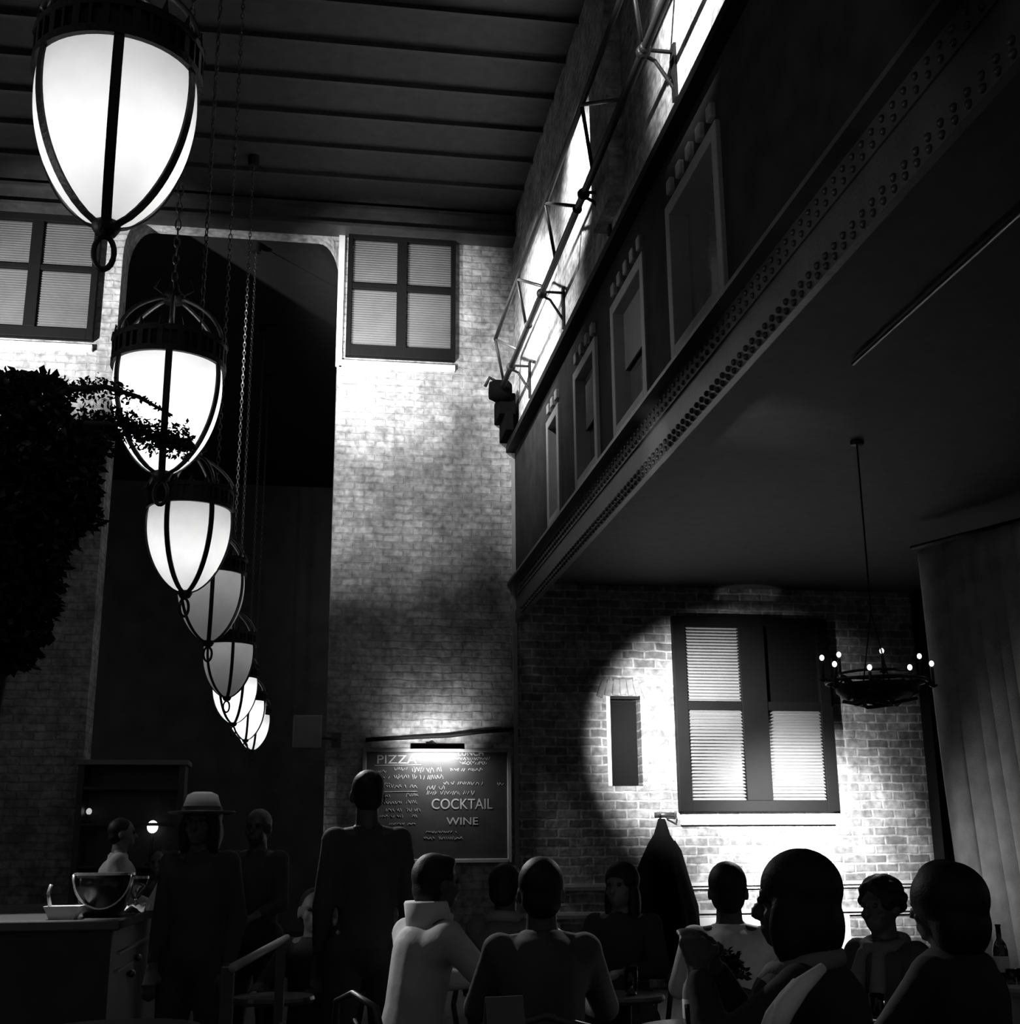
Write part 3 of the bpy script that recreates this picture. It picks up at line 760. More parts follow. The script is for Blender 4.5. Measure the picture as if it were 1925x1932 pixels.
while n_ < 15000:
    x_, y_ = random.uniform(-160, 210), random.uniform(695, 1262)
    if not inpoly(x_, y_, crown): continue
    Yd = 4.7+random.uniform(-.35, .35)
    leaf(b, L(x_, y_, Yd), random.uniform(.03, .055), Vector((random.gauss(0, 1), random.gauss(0, 1), random.gauss(-.3, .6)))); n_ += 1
for pp, wd_, den in ((brs[0], 19, 3.4), (brs[1], 27, 9.5)):
    for (xa_, ya_), (xb_, yb_) in zip(pp[1:], pp[2:]):
        for k in range(int(abs(xb_-xa_)*den)):
            u = random.random(); thin = 1.0 if pp is brs[1] else max(.15, 1-max(0, (xa_+(xb_-xa_)*u-200))/90)
            if random.random() > thin: continue
            x_ = xa_+(xb_-xa_)*u; y_ = ya_+(yb_-ya_)*u+random.gauss(0, wd_*.5*thin)
            leaf(b, L(x_, y_, 4.85+random.uniform(-.08, .08)), random.uniform(.014, .03), Vector((random.gauss(0, 1), random.gauss(0, 1), random.gauss(0, 1))))
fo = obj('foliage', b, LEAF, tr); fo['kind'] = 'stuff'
# ================================================================== PEOPLE
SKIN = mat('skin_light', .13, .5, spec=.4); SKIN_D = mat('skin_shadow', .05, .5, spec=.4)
HAIRM = mat('hair_dark', .008, .55, var=.3, vscale=40, bump=.2, bscale=120, spec=.22)
HAIRG = mat('hair_grey', .12, .5, var=.3, vscale=40, bump=.5, bscale=120)
EYEM = mat('eye_dark', .02, .2)
def cap_(bm, a, b_, ra, rb, n=12):
    a, b_ = Vector(a), Vector(b_)
    tube(bm, [a, b_], [ra, rb], n)
    bmesh.ops.create_uvsphere(bm, u_segments=n, v_segments=8, radius=ra, matrix=Matrix.Translation(a))
    bmesh.ops.create_uvsphere(bm, u_segments=n, v_segments=8, radius=rb, matrix=Matrix.Translation(b_))
def ell(bm, c, rx, ry, rz, mtx=None):
    T = Matrix.Translation(Vector(c)) @ Matrix.Diagonal((rx, ry, rz, 1))
    bmesh.ops.create_uvsphere(bm, u_segments=20, v_segments=14, radius=1.0, matrix=(mtx @ T) if mtx else T)
def skinned(name, bm, m, parent, vox=.010, smooth=3):
    o = obj(name, bm, m, parent)
    r = o.modifiers.new('voxel', 'REMESH'); r.mode = 'VOXEL'; r.voxel_size = vox; r.use_smooth_shade = True
    s = o.modifiers.new('soft', 'SMOOTH'); s.factor = .5; s.iterations = smooth
    return o
def hand(bm, wrist, direction, side, curl=.5):
    d = Vector(direction).normalized(); up = Vector((0, 0, 1)); lat = d.cross(up)
    lat = lat.normalized() if lat.length > .1 else Vector((1, 0, 0))
    nrm = lat.cross(d).normalized(); w = Vector(wrist)
    for k in (-1, -.33, .33, 1):
        cap_(bm, w+lat*.012*k, w+d*.085+lat*.028*k, .016, .014, 8)
    for k, ln in ((-1, .060), (-.33, .074), (.33, .078), (1, .068)):
        a = w+d*.085+lat*.029*k; d1 = (d-nrm*curl*.5).normalized(); d2 = (d-nrm*curl*1.6).normalized()
        m_ = a+d1*ln*.55; e = m_+d2*ln*.45
        cap_(bm, a, m_, .0095, .009, 8); cap_(bm, m_, e, .009, .008, 8)
    s_ = side
    a = w+d*.03+lat*.02*s_; m_ = a+(d*.6+lat*.8*s_).normalized()*.045; e = m_+(d*.95+lat*.25*s_-nrm*.4).normalized()*.035
    cap_(bm, a, m_, .013, .011, 8); cap_(bm, m_, e, .011, .009, 8)
def person(label, px, py, Y, facing, sit=True, hair='short', shirt=.03, trousers=.02, skin=SKIN, lean=0.0, headturn=0.0, headtilt=0.0,
           arms='table', extra=None, sc_=1.0, top=None, jacket=None, bulk=1.0, hairmat=None):
    """px,py = centre of the head in the photograph, Y = distance down the hall"""
    hd = atY(px, py, Y)
    hz = 1.20 if sit else 1.62
    s = sc_; zf = hd.z-hz*s            # pelvis shift so that the head meets its place
    base = 0.0 if not sit else 0.0
    if sit: dz = zf
    else:
        s = hd.z/1.62 if sc_ == 1.0 else sc_; dz = 0
    rz = math.radians(facing)
    off = Matrix.Rotation(rz, 3, 'Z') @ Vector((0, (.02+lean)*s, 0))
    t = thing('person', label, 'person', (hd.x-off.x, hd.y-off.y, 0), rz)
    if sit:
        dz = max(-.12, min(.16, dz))
        P = dict(pel=(0, 0, .53), wa=(0, lean*.3, .72), ch=(0, lean*.65, .93), nk=(0, lean*.9+.005, 1.05), hd=(0, lean+.02, 1.20),
                 hp=(.09, .02, .53), kn=(.13, .43, .52), an=(.12, .42, .10), to=(.13, .56, .035))
        sh = (.150, lean*.8, 1.00)
        if arms == 'table': el, wr = (.23, lean+.14, .80), (.13, lean+.38, .80)
        elif arms == 'raise': el, wr = (.24, lean+.20, .86), (.10, lean+.26, 1.04)
        else: el, wr = (.23, lean+.02, .78), (.15, lean+.24, .64)
    else:
        P = dict(pel=(0, 0, .94), wa=(0, 0, 1.10), ch=(0, lean*.6, 1.30), nk=(0, lean*.9, 1.46), hd=(0, lean+.02, 1.62),
                 hp=(.09, 0, .93), kn=(.11, .02, .50), an=(.12, -.01, .09), to=(.13, .13, .03))
        sh = (.150, lean*.8, 1.41)
        if arms == 'table': el, wr = (.20, .08, 1.14), (.13, .28, 1.08)
        elif arms == 'raise': el, wr = (.25, .12, 1.22), (.14, .26, 1.40)
        else: el, wr = (.20, -.03, 1.14), (.20, .06, .90)
    def Z(p, m=1):
        x, y, z = p
        zz = z*s if not sit else (z+dz if z > .3 else z + (dz if z > .3 else 0))
        return Vector((x*m*(s if not sit else 1), y, zz))
    bw = bulk
    b = NB()
    cap_(b, Z(P['pel']), Z(P['wa']), .125*bw, .115*bw); cap_(b, Z(P['wa']), Z(P['ch']), .115*bw, .125*bw)
    for m in (-1, 1):
        cap_(b, Z((.05, P['ch'][1], P['ch'][2]), m), Z(sh, m), .10*bw, .062)
        cap_(b, Z((.03, P['nk'][1], P['nk'][2]-.02)), Z(sh, m), .05, .055)
        cap_(b, Z(sh, m), Z(el, m), .052, .040); cap_(b, Z(el, m), Z(wr, m), .039, .026)
        hand(b, Z(wr, m), Z(wr, m)-Z(el, m), -m, .6)
        cap_(b, Z(P['hp'], m), Z(P['kn'], m), .090, .060); cap_(b, Z(P['kn'], m), Z(P['an'], m), .058, .038); cap_(b, Z(P['an'], m), Z(P['to'], m), .038, .028)
    cap_(b, Z(P['nk'])-Vector((0, 0, .06)), Z(P['hd'])-Vector((0, .01, .05)), .062, .054)
    # head
    HT = Matrix.Translation(Z(P['hd'])) @ Matrix.Rotation(math.radians(headturn), 4, 'Z') @ Matrix.Rotation(math.radians(headtilt), 4, 'X')
    ell(b, (0, -.008, .02), .076, .094, .094, HT); ell(b, (0, .025, -.045), .058, .062, .068, HT); ell(b, (0, .062, -.088), .022, .020, .020, HT)
    ell(b, (0, .075, .028), .050, .018, .012, HT)                     # brow
    ell(b, (0, .096, -.018), .012, .020, .024, HT); ell(b, (0, .106, -.030), .015, .013, .010, HT)   # nose
    ell(b, (0, .083, -.060), .026, .012, .007, HT); ell(b, (0, .082, -.070), .022, .011, .007, HT)   # lips
    for m in (-1, 1): ell(b, (.079*m, -.008, -.012), .009, .020, .032, HT); ell(b, (.045*m, .062, -.03), .018, .016, .018, HT)
    skinned('body', b, skin, t, .0095)
    for m in (-1, 1):
        b = NB(); ell(b, (.031*m, .083, .010), .012, .010, .010, HT); obj('eye', b, EYEM, t, True)
    hm = hairmat or HAIRM
    b = NB()
    if hair == 'short':
        ell(b, (0, -.018, .036), .084, .096, .092, HT); ell(b, (0, -.045, -.02), .074, .062, .075, HT); ell(b, (0, .03, .085), .062, .055, .035, HT)
    elif hair == 'crop':
        ell(b, (0, -.018, .032), .080, .094, .088, HT); ell(b, (0, -.04, -.02), .072, .062, .06, HT)
    elif hair == 'curly':
        random.seed(int(px))
        for _ in range(60):
            a, e = random.uniform(0, 2*PI), random.uniform(-.5, 1.5)
            q = Vector((.085*math.cos(a)*math.cos(e), -.02+.088*math.sin(a)*math.cos(e), .035+.088*math.sin(e)))
            if q.y > .05 and q.z < .05: continue
            ell(b, q, .028, .028, .026, HT)
        ell(b, (0, -.02, .035), .09, .096, .095, HT)
    elif hair == 'bob':
        ell(b, (0, -.02, .040), .098, .108, .100, HT); ell(b, (0, -.045, -.05), .102, .080, .105, HT)
        for m in (-1, 1): ell(b, (.078*m, .01, -.06), .032, .050, .095, HT)
    elif hair == 'long':
        ell(b, (0, -.02, .036), .092, .104, .096, HT); ell(b, (0, -.055, -.08), .088, .055, .14, HT)
        for m in (-1, 1): ell(b, (.070*m, -.01, -.10), .030, .045, .13, HT)
    elif hair == 'big':
        ell(b, (0, -.03, .030), .125, .125, .115, HT); ell(b, (0, -.06, -.05), .120, .085, .11, HT); ell(b, (.02, .0, .08), .085, .085, .07, HT)
    if hair in ('short', 'crop', 'curly', 'bob', 'long', 'big'): skinned('hair', b, hm, t, .011, 2)
    else: b.free()
    # clothes
    sm = mat('cloth_%03d' % int(shirt*1000), shirt, .85, var=.15, vscale=10, bump=.25, bscale=25)
    tm = mat('cloth_%03d' % int(trousers*1000), trousers, .85, var=.15, vscale=10, bump=.25, bscale=25)
    b = NB()
    cap_(b, Z(P['pel'])+Vector((0, 0, .03)), Z(P['wa']), .142*bw, .132*bw, 16); cap_(b, Z(P['wa']), Z(P['ch']), .132*bw, .142*bw, 16)
    for m in (-1, 1):
        cap_(b, Z((.05, P['ch'][1], P['ch'][2]), m), Z(sh, m), .108*bw, .068, 14)
        cap_(b, Z((.03, P['nk'][1], P['nk'][2]-.035)), Z(sh, m), .052, .056, 14)
        cap_(b, Z(sh, m), Z(el, m), .064, .052, 14)
        w_ = Z(el, m).lerp(Z(wr, m), .86); cap_(b, Z(el, m), w_, .055, .036, 14)
    lathe(b, [(.066, -.02), (.064, .03), (.070, .032), (.076, -.02), (.066, -.02)], 20, c=Z(P['nk'])+Vector((0, 0, -.005)))
    skinned('jacket' if jacket else 'shirt', b, sm, t, .012, 4)
    b = NB()
    cap_(b, Z(P['pel'])-Vector((0, 0, .01)), Z(P['pel'])+Vector((0, 0, .06)), .138*bw, .134*bw)
    for m in (-1, 1):
        cap_(b, Z(P['hp'], m), Z(P['kn'], m), .104, .074); cap_(b, Z(P['kn'], m), Z(P['an'], m)+Vector((0, 0, .03)), .072, .056)
    skinned('trousers', b, tm, t, .014, 3)
    for m in (-1, 1):
        b = NB(); a_ = Z(P['an'], m); t_ = Z(P['to'], m)
        cap_(b, (a_.x, a_.y-.03, .045), (t_.x, t_.y+.02, .040), .042, .038); skinned('shoe', b, BLACK, t, .012, 2)
    if extra: extra(t, Z, P, HT)
    return t
CHAIRW = mat('chair_wood', .035, .4, var=.2)
def cafe_chair(label, x, y, rz, hgt=.45):
    t = thing('cafe_chair', label, 'chair', (x, y, 0), rz, None)
    b = NB(); lathe(b, [(0, .42), (.19, .42), (.205, .435), (.2, .45), (0, .45)], 24); obj('seat', b, CHAIRW, t)
    for sx in (-1, 1):
        b = NB(); tube(b, [(.13*sx, .13, .42), (.17*sx, .19, 0)], [.017, .013], 8); obj('leg', b, CHAIRW, t, True)
        b = NB(); tube(b, [(.13*sx, -.13, .42), (.17*sx, -.2, 0)], [.017, .013], 8); obj('leg', b, CHAIRW, t, True)
    b = NB(); tube(b, [(-.17, -.17, .43), (-.19, -.215, .65), (-.15, -.235, .80), (0, -.25, .84), (.15, -.235, .80), (.19, -.215, .65), (.17, -.17, .43)], .014, 8)
    tube(b, [(-.10, -.18, .44), (-.11, -.22, .62), (0, -.24, .74), (.11, -.22, .62), (.10, -.18, .44)], .010, 8); obj('backrest', b, CHAIRW, t, True)
    return t
def seated(label, px, py, Y, facing, chair_label, **k):
    t = person(label, px, py, Y, facing, True, **k)
    c_ = cafe_chair(chair_label, t.location.x, t.location.y, math.radians(facing)); c_['group'] = 'dark bentwood cafe chairs'
    c_.location.z = 0
    o = Matrix.Rotation(math.radians(facing), 3, 'Z') @ Vector((0, 0, 0))
    return t
# facing: 0 looks down the hall (away), 90 looks left, -90 looks right, 180 looks at the camera
def hat(t, Z, P, HT):
    b = NB(); lathe(b, [(.0, .150), (.045, .149), (.075, .135), (.090, .09), (.098, .06)], 28, mtx=HT); o = obj('hat_crown', b, mat('hat_pale', .30, .8), t, True); o['label'] = 'pale felt crown of the hat'
    b = NB(); lathe(b, [(.099, .078), (.101, .045), (.150, .040), (.165, .048), (.165, .054), (.15, .047), (.101, .056)], 32, mtx=HT); obj('hat_brim', b, mat('hat_dark', .05, .6), t, True)
def scarf(c, name='scarf'):
    def f(t, Z, P, HT):
        b = NB(); n = Z(P['nk'])
        tube(b, [n+Vector((.085*math.cos(u*2*PI/20), .08*math.sin(u*2*PI/20)+.0, .0-.02*math.sin(u*2*PI/20))) for u in range(20)], .030, 10, closed=True)
        tube(b, [n+Vector((.05, .09, -.03)), n+Vector((.06, .15, -.16)), n+Vector((.05, .16, -.34))], [.03, .04, .035], 10)
        tube(b, [n+Vector((-.03, .09, -.03)), n+Vector((-.05, .15, -.18)), n+Vector((-.03, .16, -.30))], [.03, .038, .03], 10)
        skinned(name, b, mat('scarf_%03d' % int(c*1000), c, .85, bump=.4), t, .012, 2)
    return f
def collar(c):
    def f(t, Z, P, HT):
        b = NB(); n = Z(P['nk'])
        lathe(b, [(.070, -.03), (.075, .06), (.098, .085), (.104, .075), (.092, -.03), (.07, -.03)], 24, c=n+Vector((0, -.01, 0)))
        for v in b.verts:
            if v.co.z > n.z+.02 and (v.co.y-n.y) > .03: v.co.z -= .05
        obj('collar', b, mat('cloth_%03d' % int(c*1000), c, .85), t, True)
    return f
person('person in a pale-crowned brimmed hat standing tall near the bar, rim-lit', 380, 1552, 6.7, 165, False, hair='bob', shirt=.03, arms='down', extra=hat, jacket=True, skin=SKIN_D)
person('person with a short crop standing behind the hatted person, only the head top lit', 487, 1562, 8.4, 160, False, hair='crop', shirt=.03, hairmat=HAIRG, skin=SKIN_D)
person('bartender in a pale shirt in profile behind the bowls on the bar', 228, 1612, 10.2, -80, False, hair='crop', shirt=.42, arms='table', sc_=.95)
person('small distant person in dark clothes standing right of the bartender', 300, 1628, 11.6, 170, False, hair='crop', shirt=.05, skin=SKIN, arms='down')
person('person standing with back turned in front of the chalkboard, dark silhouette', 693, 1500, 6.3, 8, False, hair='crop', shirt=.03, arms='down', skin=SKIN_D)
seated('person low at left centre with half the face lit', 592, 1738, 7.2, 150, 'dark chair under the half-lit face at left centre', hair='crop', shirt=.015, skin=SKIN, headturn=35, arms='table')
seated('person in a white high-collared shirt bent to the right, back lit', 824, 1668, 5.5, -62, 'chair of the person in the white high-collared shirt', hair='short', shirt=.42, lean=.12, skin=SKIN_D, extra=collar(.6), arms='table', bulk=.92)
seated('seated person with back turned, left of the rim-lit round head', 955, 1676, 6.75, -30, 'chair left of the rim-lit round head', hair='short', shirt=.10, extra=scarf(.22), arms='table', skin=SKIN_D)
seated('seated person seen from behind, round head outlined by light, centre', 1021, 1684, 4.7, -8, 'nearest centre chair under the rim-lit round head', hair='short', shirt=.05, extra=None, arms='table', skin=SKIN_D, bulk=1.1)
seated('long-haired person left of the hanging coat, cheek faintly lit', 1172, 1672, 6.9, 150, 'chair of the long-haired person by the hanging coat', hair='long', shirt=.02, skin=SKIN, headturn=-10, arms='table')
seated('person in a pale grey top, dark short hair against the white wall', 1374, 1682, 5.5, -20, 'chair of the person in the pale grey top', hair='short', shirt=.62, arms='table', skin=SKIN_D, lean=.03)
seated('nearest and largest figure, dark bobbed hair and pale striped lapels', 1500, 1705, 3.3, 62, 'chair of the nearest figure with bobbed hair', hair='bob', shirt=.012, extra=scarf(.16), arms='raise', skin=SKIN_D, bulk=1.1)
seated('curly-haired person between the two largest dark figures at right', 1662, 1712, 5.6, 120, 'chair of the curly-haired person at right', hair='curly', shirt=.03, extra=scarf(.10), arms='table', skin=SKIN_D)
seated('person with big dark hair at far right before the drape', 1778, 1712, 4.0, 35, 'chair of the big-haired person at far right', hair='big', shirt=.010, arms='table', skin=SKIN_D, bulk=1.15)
# pale lapels of the nearest figure, lying over its near shoulder
near = [o for o in COL.objects if o.get('label', '').startswith('nearest and largest')][0]
bpy.context.view_layer.update(); inv = near.matrix_world.inverted()
for pts, ws in ((((1552, 1826, 3.02), (1510, 1862, 2.98), (1478, 1905, 2.95), (1462, 1950, 2.94)), (.012, .022, .026, .02)), (((1500, 1850, 3.0), (1478, 1880, 2.97), (1455, 1915, 2.95), (1440, 1950, 2.94)), (.006, .011, .014, .012))):
    b = NB(); tube(b, [inv @ atY(x_, y_, Y_) for x_, y_, Y_ in pts], ws, 12)
    o = obj('lapel', b, mat('lapel_grey', .75, .8, bump=.3), near, True)
# ================================================================== TABLES AND THINGS ON THEM
def table(label, x, y, r=.38, m=None, h=.74):
    t = thing('cafe_table', label, 'table', (x, y, 0)); m = m or mat('table_top_dark', .05, .3)
    b = NB(); lathe(b, [(0, h-.03), (r-.01, h-.03), (r, h-.015), (r-.005, h), (0, h)], 40); obj('tabletop', b, m, t, bevel=0)
    b = NB(); tube(b, [(0, 0, .03), (0, 0, h-.03)], .035, 12); obj('pedestal', b, IRON, t, True)
    b = NB(); lathe(b, [(0, 0), (.22, 0), (.22, .015), (.05, .045), (0, .05)], 28); obj('base', b, IRON, t, True)
    t['group'] = 'round cafe tables'
    return t
def on_table(px, Y, z=.74): 
    # point at height z on the ray column px
    lo = atY(px, 1700, Y); return Vector((lo.x, Y, z))
TB = [('round table behind the rim-lit round head, with a candle and glass', 1.0, 6.12, .24), ('round table with plant, bottle and candle at lower centre right', 1.52, 4.82, .30), ('round table left of the curly-haired person', 2.12, 4.95, .28),
      ('pale-topped table at the right edge with bottles', atY(1935, 1700, 6.3).x, 6.3, .42), ('round table by the bench at lower left', -.66, 5.3, .30), ('round table with a tall glass left of the hanging coat', 1.46, 6.03, .19),
      ('round table under the half-lit face at left centre', -.12, 6.34, .19), ('near round table holding the grey menu card', .62, 4.1, .26)]
for i, (lb, X_, Y, r_) in enumerate(TB):
    table(lb, X_, Y, r_, mat('table_top_pale', .5, .4) if i == 3 else None)
GL = glass('clear_glass'); WAX = mat('candle_wax', .7, .5)
def tumbler(label, px, Y, h=.11, r=.034, z=.74, fill=None, dy=0):
    q = on_table(px, Y, z)
    t = thing('drinking_glass', label, 'glass', q)
    b = NB(); lathe(b, [(0, 0), (r*.85, 0), (r, h), (r-.003, h), (r*.85-.003, .006), (0, .006)], 24); obj('glass_wall', b, GL, t, True)
    if fill:
        b = NB(); lathe(b, [(0, .008), (r*.82-.003, .008), (r*.95-.003, h*.75), (0, h*.75)], 20); obj('drink', b, mat('pale_drink', fill, .3), t, True)
    return t
def bottle(label, px, Y, h=.28, r=.036, z=.74, m=None):
    q = on_table(px, Y, z); t = thing('bottle', label, 'bottle', q)
    b = NB(); lathe(b, [(0, 0), (r, .003), (r, h*.55), (r*.8, h*.66), (r*.36, h*.76), (r*.34, h*.97), (r*.4, h*.97), (r*.4, h), (0, h)], 24); obj('bottle_body', b, m or mat('bottle_glass', .02, .08), t, True)
    b = NB(); lathe(b, [(r+.0006, h*.18), (r+.0012, h*.185), (r+.0012, h*.45), (r+.0006, h*.455)], 24); obj('paper_band', b, mat('label_paper', .6, .7), t, True)
    return t
def candle(label, px, Y, z=.74, s=3.0):
    q = on_table(px, Y, z); t = thing('tea_light', label, 'candle', q)
    b = NB(); lathe(b, [(0, 0), (.026, 0), (.03, .045), (.027, .045), (.024, .006), (0, .006)], 20); obj('holder', b, GL, t, True)
    b = NB(); lathe(b, [(0, .007), (.021, .007), (.021, .028), (0, .028)], 16); obj('wax', b, WAX, t, True)
    b = NB(); ball(b, (0, 0, .046), .007, 10, 8, rz=.015); obj('flame', b, emis('flame', 1, s), t, True)
    l = bpy.data.lights.new('candle_glow', 'POINT'); l.energy = .25; l.shadow_soft_size = .01
    lo = bpy.data.objects.new('candle_glow', l); COL.objects.link(lo); lo.parent = t; lo.location = (0, 0, .075)
    return t
tumbler('pale drink in a tall glass on the table left of the coat', 1186, 6.0, .12, .033, fill=.30)
bottle('pale glass bottle near the lower centre left of the plant pot', 1296, 4.75, .24, .030, m=mat('clear_bottle', .28, .2))
tumbler('glass of water beside the pale bottle at lower centre', 1302, 4.55, .11, .034, fill=.45)
candle('tea light glowing right of the pale bottle', 1327, 4.70)
candle('tea light glowing at the centre-left table', 885, 6.12)
tumbler('small glass on the table under the centre pair', 1020, 6.05, .10, .03, fill=.4)
candle('tea light by the curly-haired person', 1692, 5.02, .74)
bottle('tall dark bottle on the pale-topped table at right', 1878, 6.15, .27, .036)
tumbler('small glass left on the pale-topped table', 1893, 6.05, .07, .025, fill=.5)
tumbler('small glass right on the pale-topped table', 1912, 6.05, .07, .025, fill=.6)
tumbler('stemless glass near the curly-haired person', 1640, 4.95, .09, .03)
# potted plant
q = on_table(1352, 5.0); pl = thing('potted_plant', 'bushy dark potted plant in a pale square pot on the table', 'plant', q, .5)
b = NB()
for zz, hw_ in ((0, .040), (.085, .055)): pass
v0 = [b.verts.new((sx*.038, sy*.038, 0)) for sx, sy in ((-1, -1), (1, -1), (1, 1), (-1, 1))]; v1 = [b.verts.new((sx*.055, sy*.055, .10)) for sx, sy in ((-1, -1), (1, -1), (1, 1), (-1, 1))]
v2 = [b.verts.new((sx*.048, sy*.048, .10)) for sx, sy in ((-1, -1), (1, -1), (1, 1), (-1, 1))]; v3 = [b.verts.new((sx*.048, sy*.048, .085)) for sx, sy in ((-1, -1), (1, -1), (1, 1), (-1, 1))]
b.faces.new(v0[::-1]); b.faces.new(v3)
for A_, B_ in ((v0, v1), (v1, v2), (v2, v3)):
    for i in range(4): b.faces.new((A_[i], A_[(i+1) % 4], B_[(i+1) % 4], B_[i]))
obj('pot', b, mat('pot_pale', .22, .6), pl)
b = NB(); random.seed(21)
for i in range(700):
    a, e, r_ = random.uniform(0, 2*PI), random.uniform(-.3, 1.5), random.uniform(.03, .095)
    leaf(b, Vector((r_*math.cos(a)*math.cos(e), r_*math.sin(a)*math.cos(e), .17+r_*math.sin(e))), random.uniform(.02, .038), Vector((math.cos(a), math.sin(a), random.uniform(-.3, 1))))
f_ = obj('leaves', b, LEAF, pl); f_['kind'] = 'stuff'
b = NB()
for i in range(6): a = i*1.05; tube(b, [(0, 0, .08), (.04*math.cos(a), .04*math.sin(a), .17), (.07*math.cos(a), .07*math.sin(a), .23)], .003, 5)
obj('stems', b, LEAF, pl)
# menu card standing at lower centre
q = on_table(950, 4.1); mc = thing('menu_card', 'grey folded menu card standing on the centre table', 'menu', q, .15)
for s_ in (-1, 1):
    b = NB(); T = Matrix.Rotation(-s_*.28, 4, 'X'); box(b, -.06, .06, -.001, .001, 0, .205, Matrix.Translation((0, s_*.055, 0)) @ Matrix.Rotation(s_*.26, 4, 'X')); obj('card_leaf', b, mat('card_grey', .12, .7), mc)
# bench with a pale top rail running down the hall
p, q = atY(440, 1826, 4.5), atY(541, 1769, 6.1)
be = thing('bench', 'dark wooden bench with a pale top rail at lower left', 'bench', (p.x, p.y, 0), math.atan2(q.y-p.y, q.x-p.x))
Lb = math.hypot(q.x-p.x, q.y-p.y); hz = (p.z+q.z)/2
b = NB(); tube(b, [(0, 0, hz), (Lb, 0, hz)], .016, 10); obj('top_rail', b, mat('rail_pale_wood', .30, .4), be, True)
b = NB(); box(b, 0, Lb, .02, .42, .42, .46); obj('seat', b, CHAIRW, be)
b = NB(); box(b, 0, Lb, -.01, .01, .60, .66); obj('mid_rail', b, CHAIRW, be)
for xx in (.03, Lb-.03):
    for yy in (.0, .38):
        b = NB(); box(b, xx-.02, xx+.02, yy, yy+.04, 0, hz if yy == 0 else .42); obj('leg', b, CHAIRW, be)
# ================================================================== THE BAR
bx1 = -.85; bz = atY(160, 1736, 6.5).z
br_ = thing('bar_counter', 'dark bar counter with a metal-edged top at the left', 'bar', (bx1, 6.5, 0))
b = NB(); box(b, -2.6, -.04, .05, 2.5, 0, bz-.05); obj('cabinet', b, DARKWOOD, br_)
b = NB(); box(b, -2.6, 0, 0, 2.55, bz-.05, bz); obj('counter_top', b, mat('counter_top', .10, .22, .3), br_, bevel=.008)
for (ya, yb_, zz) in ((.25, 1.5, bz-.16), (.2, .8, bz-.24)):
    b = NB(); box(b, -.04, -.02, ya, yb_, zz-.012, zz); obj('rail', b, mat('brushed_metal', .4, .3, .8), br_)
for (yy, zz) in ((1.0, bz-.24), (.75, bz-.30)):
    b = NB(); ball(b, (-.02, yy, zz), .02, 12, 8); obj('knob', b, mat('brushed_metal', .4, .3, .8), br_, True)
def on_bar(px, Y): return Vector((atY(px, 1700, Y).x, Y, bz))
MET = mat('polished_rim', .65, .22, .8)
q = on_bar(195, 6.82); bk = thing('wine_bucket', 'large black wine bucket with a bright rim standing on the bar', 'bucket', q)
hbk = atY(190, 1650, 6.75).z-bz; rb_ = 52/2480*6.75
b = NB(); lathe(b, [(0, 0), (rb_*.62, 0), (rb_*.8, hbk*.25), (rb_*.98, hbk*.7), (rb_, hbk), (rb_*.94, hbk), (rb_*.9, hbk*.6), (rb_*.6, .02), (0, .02)], 40); obj('bucket_body', b, mat('bucket_black', .012, .25), bk, True)
b = NB(); lathe(b, [(rb_*.95, hbk-.006), (rb_*1.06, hbk-.004), (rb_*1.06, hbk+.008), (rb_*.95, hbk+.008), (rb_*.95, hbk-.006)], 40); obj('rim', b, MET, bk)
b = NB(); tube(b, [(rb_*.98*math.cos(a), -rb_*.15-rb_*.9*.2*math.sin(a)-.06, hbk-.0-.16*math.sin(a)) for a in [PI*i/16 for i in range(17)]], .006, 6); obj('handle', b, MET, bk, True)
q = on_bar(256, 7.36); hb = atY(256, 1656, 7.36).z-bz; r2 = 21/2480*7.36
t = thing('wine_glass', 'wide tapered glass with a bright rim at the corner of the bar', 'glass', q)
b = NB(); lathe(b, [(0, 0), (r2*.8, .002), (r2*.8, .006), (.006, .012), (.006, hb*.35), (r2*.4, hb*.45), (r2*.85, hb*.75), (r2, hb), (r2-.003, hb), (r2*.8, hb*.75), (.0, hb*.4)], 32); obj('glass_body', b, GL, t, True)
b = NB(); lathe(b, [(r2*.93, hb-.005), (r2*1.04, hb-.005), (r2*1.04, hb+.008), (r2*.93, hb+.008), (r2*.93, hb-.005)], 32); obj('rim', b, MET, t)
# white paper cone, crumpled napkins, white dish
q = on_bar(281, 7.62)
t = thing('paper_cone', 'white folded paper cone standing at the corner of the bar', 'napkin', q)
WP = mat('white_paper', .62, .7, var=.1)
hq = atY(299, 1653, 7.62).z-bz
b = NB(); v = [b.verts.new(c_) for c_ in ((-.035, -.02, 0), (.045, -.03, 0), (.03, .04, 0), (.055, .0, hq))]
for f in ((0, 1, 3), (1, 2, 3), (2, 0, 3), (0, 2, 1)): b.faces.new([v[i] for i in f])
obj('paper_sheet', b, WP, t, bevel=.002)
q = on_bar(250, 7.09); random.seed(33)
b = NB(); bmesh.ops.create_grid(b, x_segments=14, y_segments=14, size=.5)
for v in b.verts:
    v.co.x *= .15; v.co.y *= .27
    hgt_ = .010+.035*abs(math.sin(v.co.x*38+v.co.y*19))*abs(math.cos(v.co.y*27-v.co.x*9))+random.uniform(0, .006)
    v.co = Vector((v.co.x+q.x+.0, v.co.y+q.y, bz+hgt_))
o = obj('cloth_napkin', b, WP, None, True); so = o.modifiers.new('thick', 'SOLIDIFY'); so.thickness = .004
tag(o, 'crumpled white cloth napkin lying at the corner of the bar', 'napkin')
q = on_bar(122, 6.62); t = thing('serving_dish', 'white flared rectangular dish at the left end of the bar', 'dish', q)
b = NB(); hd_ = .062
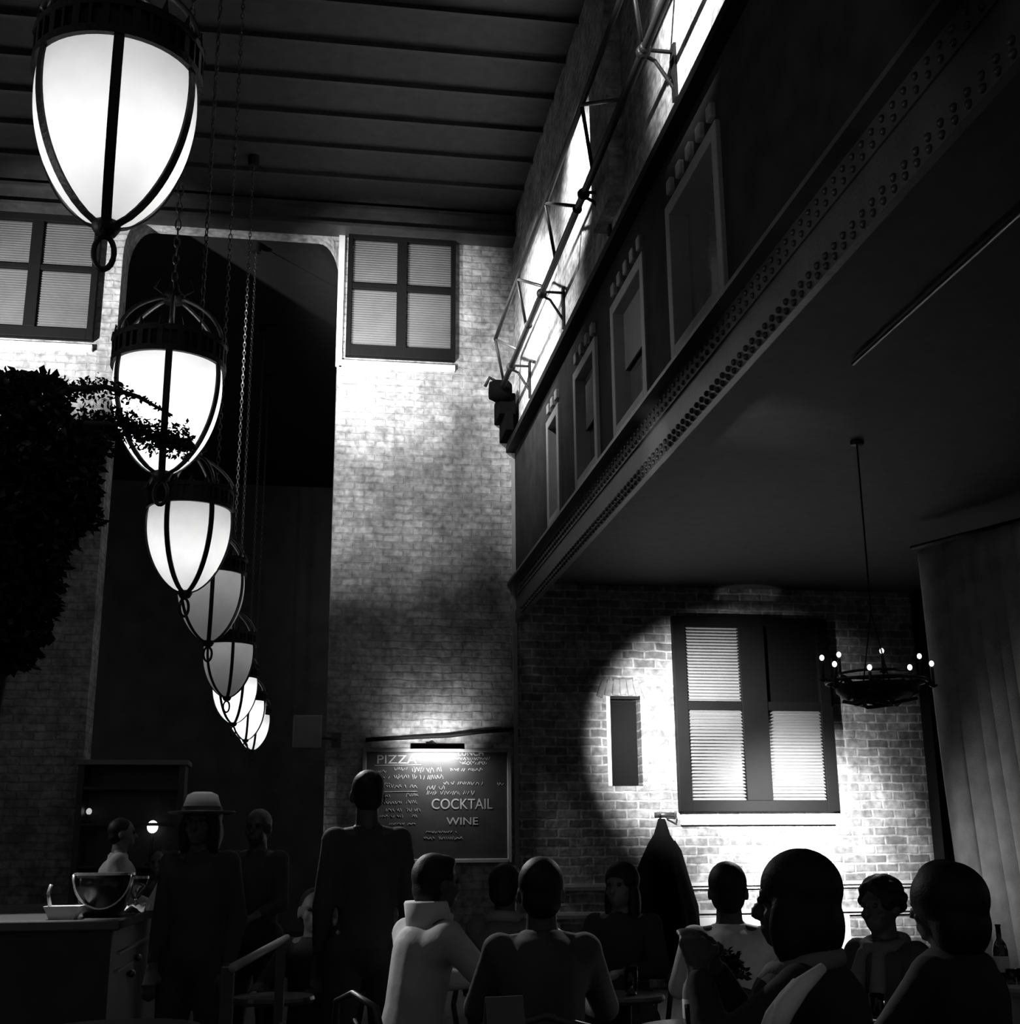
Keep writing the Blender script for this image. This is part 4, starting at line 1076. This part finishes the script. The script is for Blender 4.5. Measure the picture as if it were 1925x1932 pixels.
def rect(w_, d_, z_): return [b.verts.new((sx*w_, sy*d_, z_)) for sx, sy in ((-1, -1), (1, -1), (1, 1), (-1, 1))]
r_a, r_b, r_c, r_d = rect(.055, .06, 0), rect(.082, .085, hd_), rect(.076, .079, hd_), rect(.05, .055, .008)
b.faces.new(r_a[::-1]); b.faces.new(r_d)
for A_, B_ in ((r_a, r_b), (r_b, r_c), (r_c, r_d)):
    for i in range(4): b.faces.new((A_[i], A_[(i+1) % 4], B_[(i+1) % 4], B_[i]))
obj('dish_body', b, WP, t)
b = NB(); tube(b, [(-.06, 0, .03), (-.078, 0, .12), (-.068, 0, .16)], .009, 8); obj('spoon', b, MET, t, True)
# back bar cabinet in the dark
xa_, xb_ = atY(142, 1500, 13.2).x, atY(346, 1500, 13.2).x; zt_ = atY(250, 1435, 13.2).z
t = thing('back_bar', 'tall dark back-bar shelving in the gloom behind the bartender', 'cabinet', ((xa_+xb_)/2, 13.25, 0))
hw = (xb_-xa_)/2
b = NB(); box(b, -hw, -hw+.06, 0, .4, 0, zt_); box(b, hw-.06, hw, 0, .4, 0, zt_); box(b, -hw, hw, .36, .4, 0, zt_); obj('case', b, DARKWOOD, t)
b = NB(); box(b, -hw-.03, hw+.03, -.03, .4, zt_-.04, zt_+.01); obj('cornice', b, mat('cornice_wood', .2, .4), t, bevel=.006)
for zz in (.9, 1.3, 1.7, 2.05):
    b = NB(); box(b, -hw+.06, hw-.06, .02, .36, zz-.025, zz); obj('shelf', b, DARKWOOD, t)
sx_ = t.location.x; sy_ = t.location.y
def globe(label, px, py, r, st):
    Yg = 13.45; q = atY(px, py, Yg); zz = max([z for z in (.9, 1.3, 1.7) if z < q.z-r] or [.9])
    g_ = thing('globe_lamp', label, 'lamp', (q.x, Yg, zz))
    b = NB(); ball(b, (0, 0, q.z-zz), r, rz=r*1.15); obj('globe', b, emis('globe_%d' % int(r*1000), 1, st), g_, True)
    b = NB(); lathe(b, [(0, 0), (.05, 0), (.05, .012), (.012, .02), (.012, q.z-zz-r*.9), (0, q.z-zz-r*.9)], 16); obj('stand', b, IRON, g_, True)
globe('bright small globe lamp on the back-bar shelf', 288, 1560, .055, 1.2)
globe('tiny dim globe lamp at the left of the back-bar shelf', 168, 1531, .028, .5)
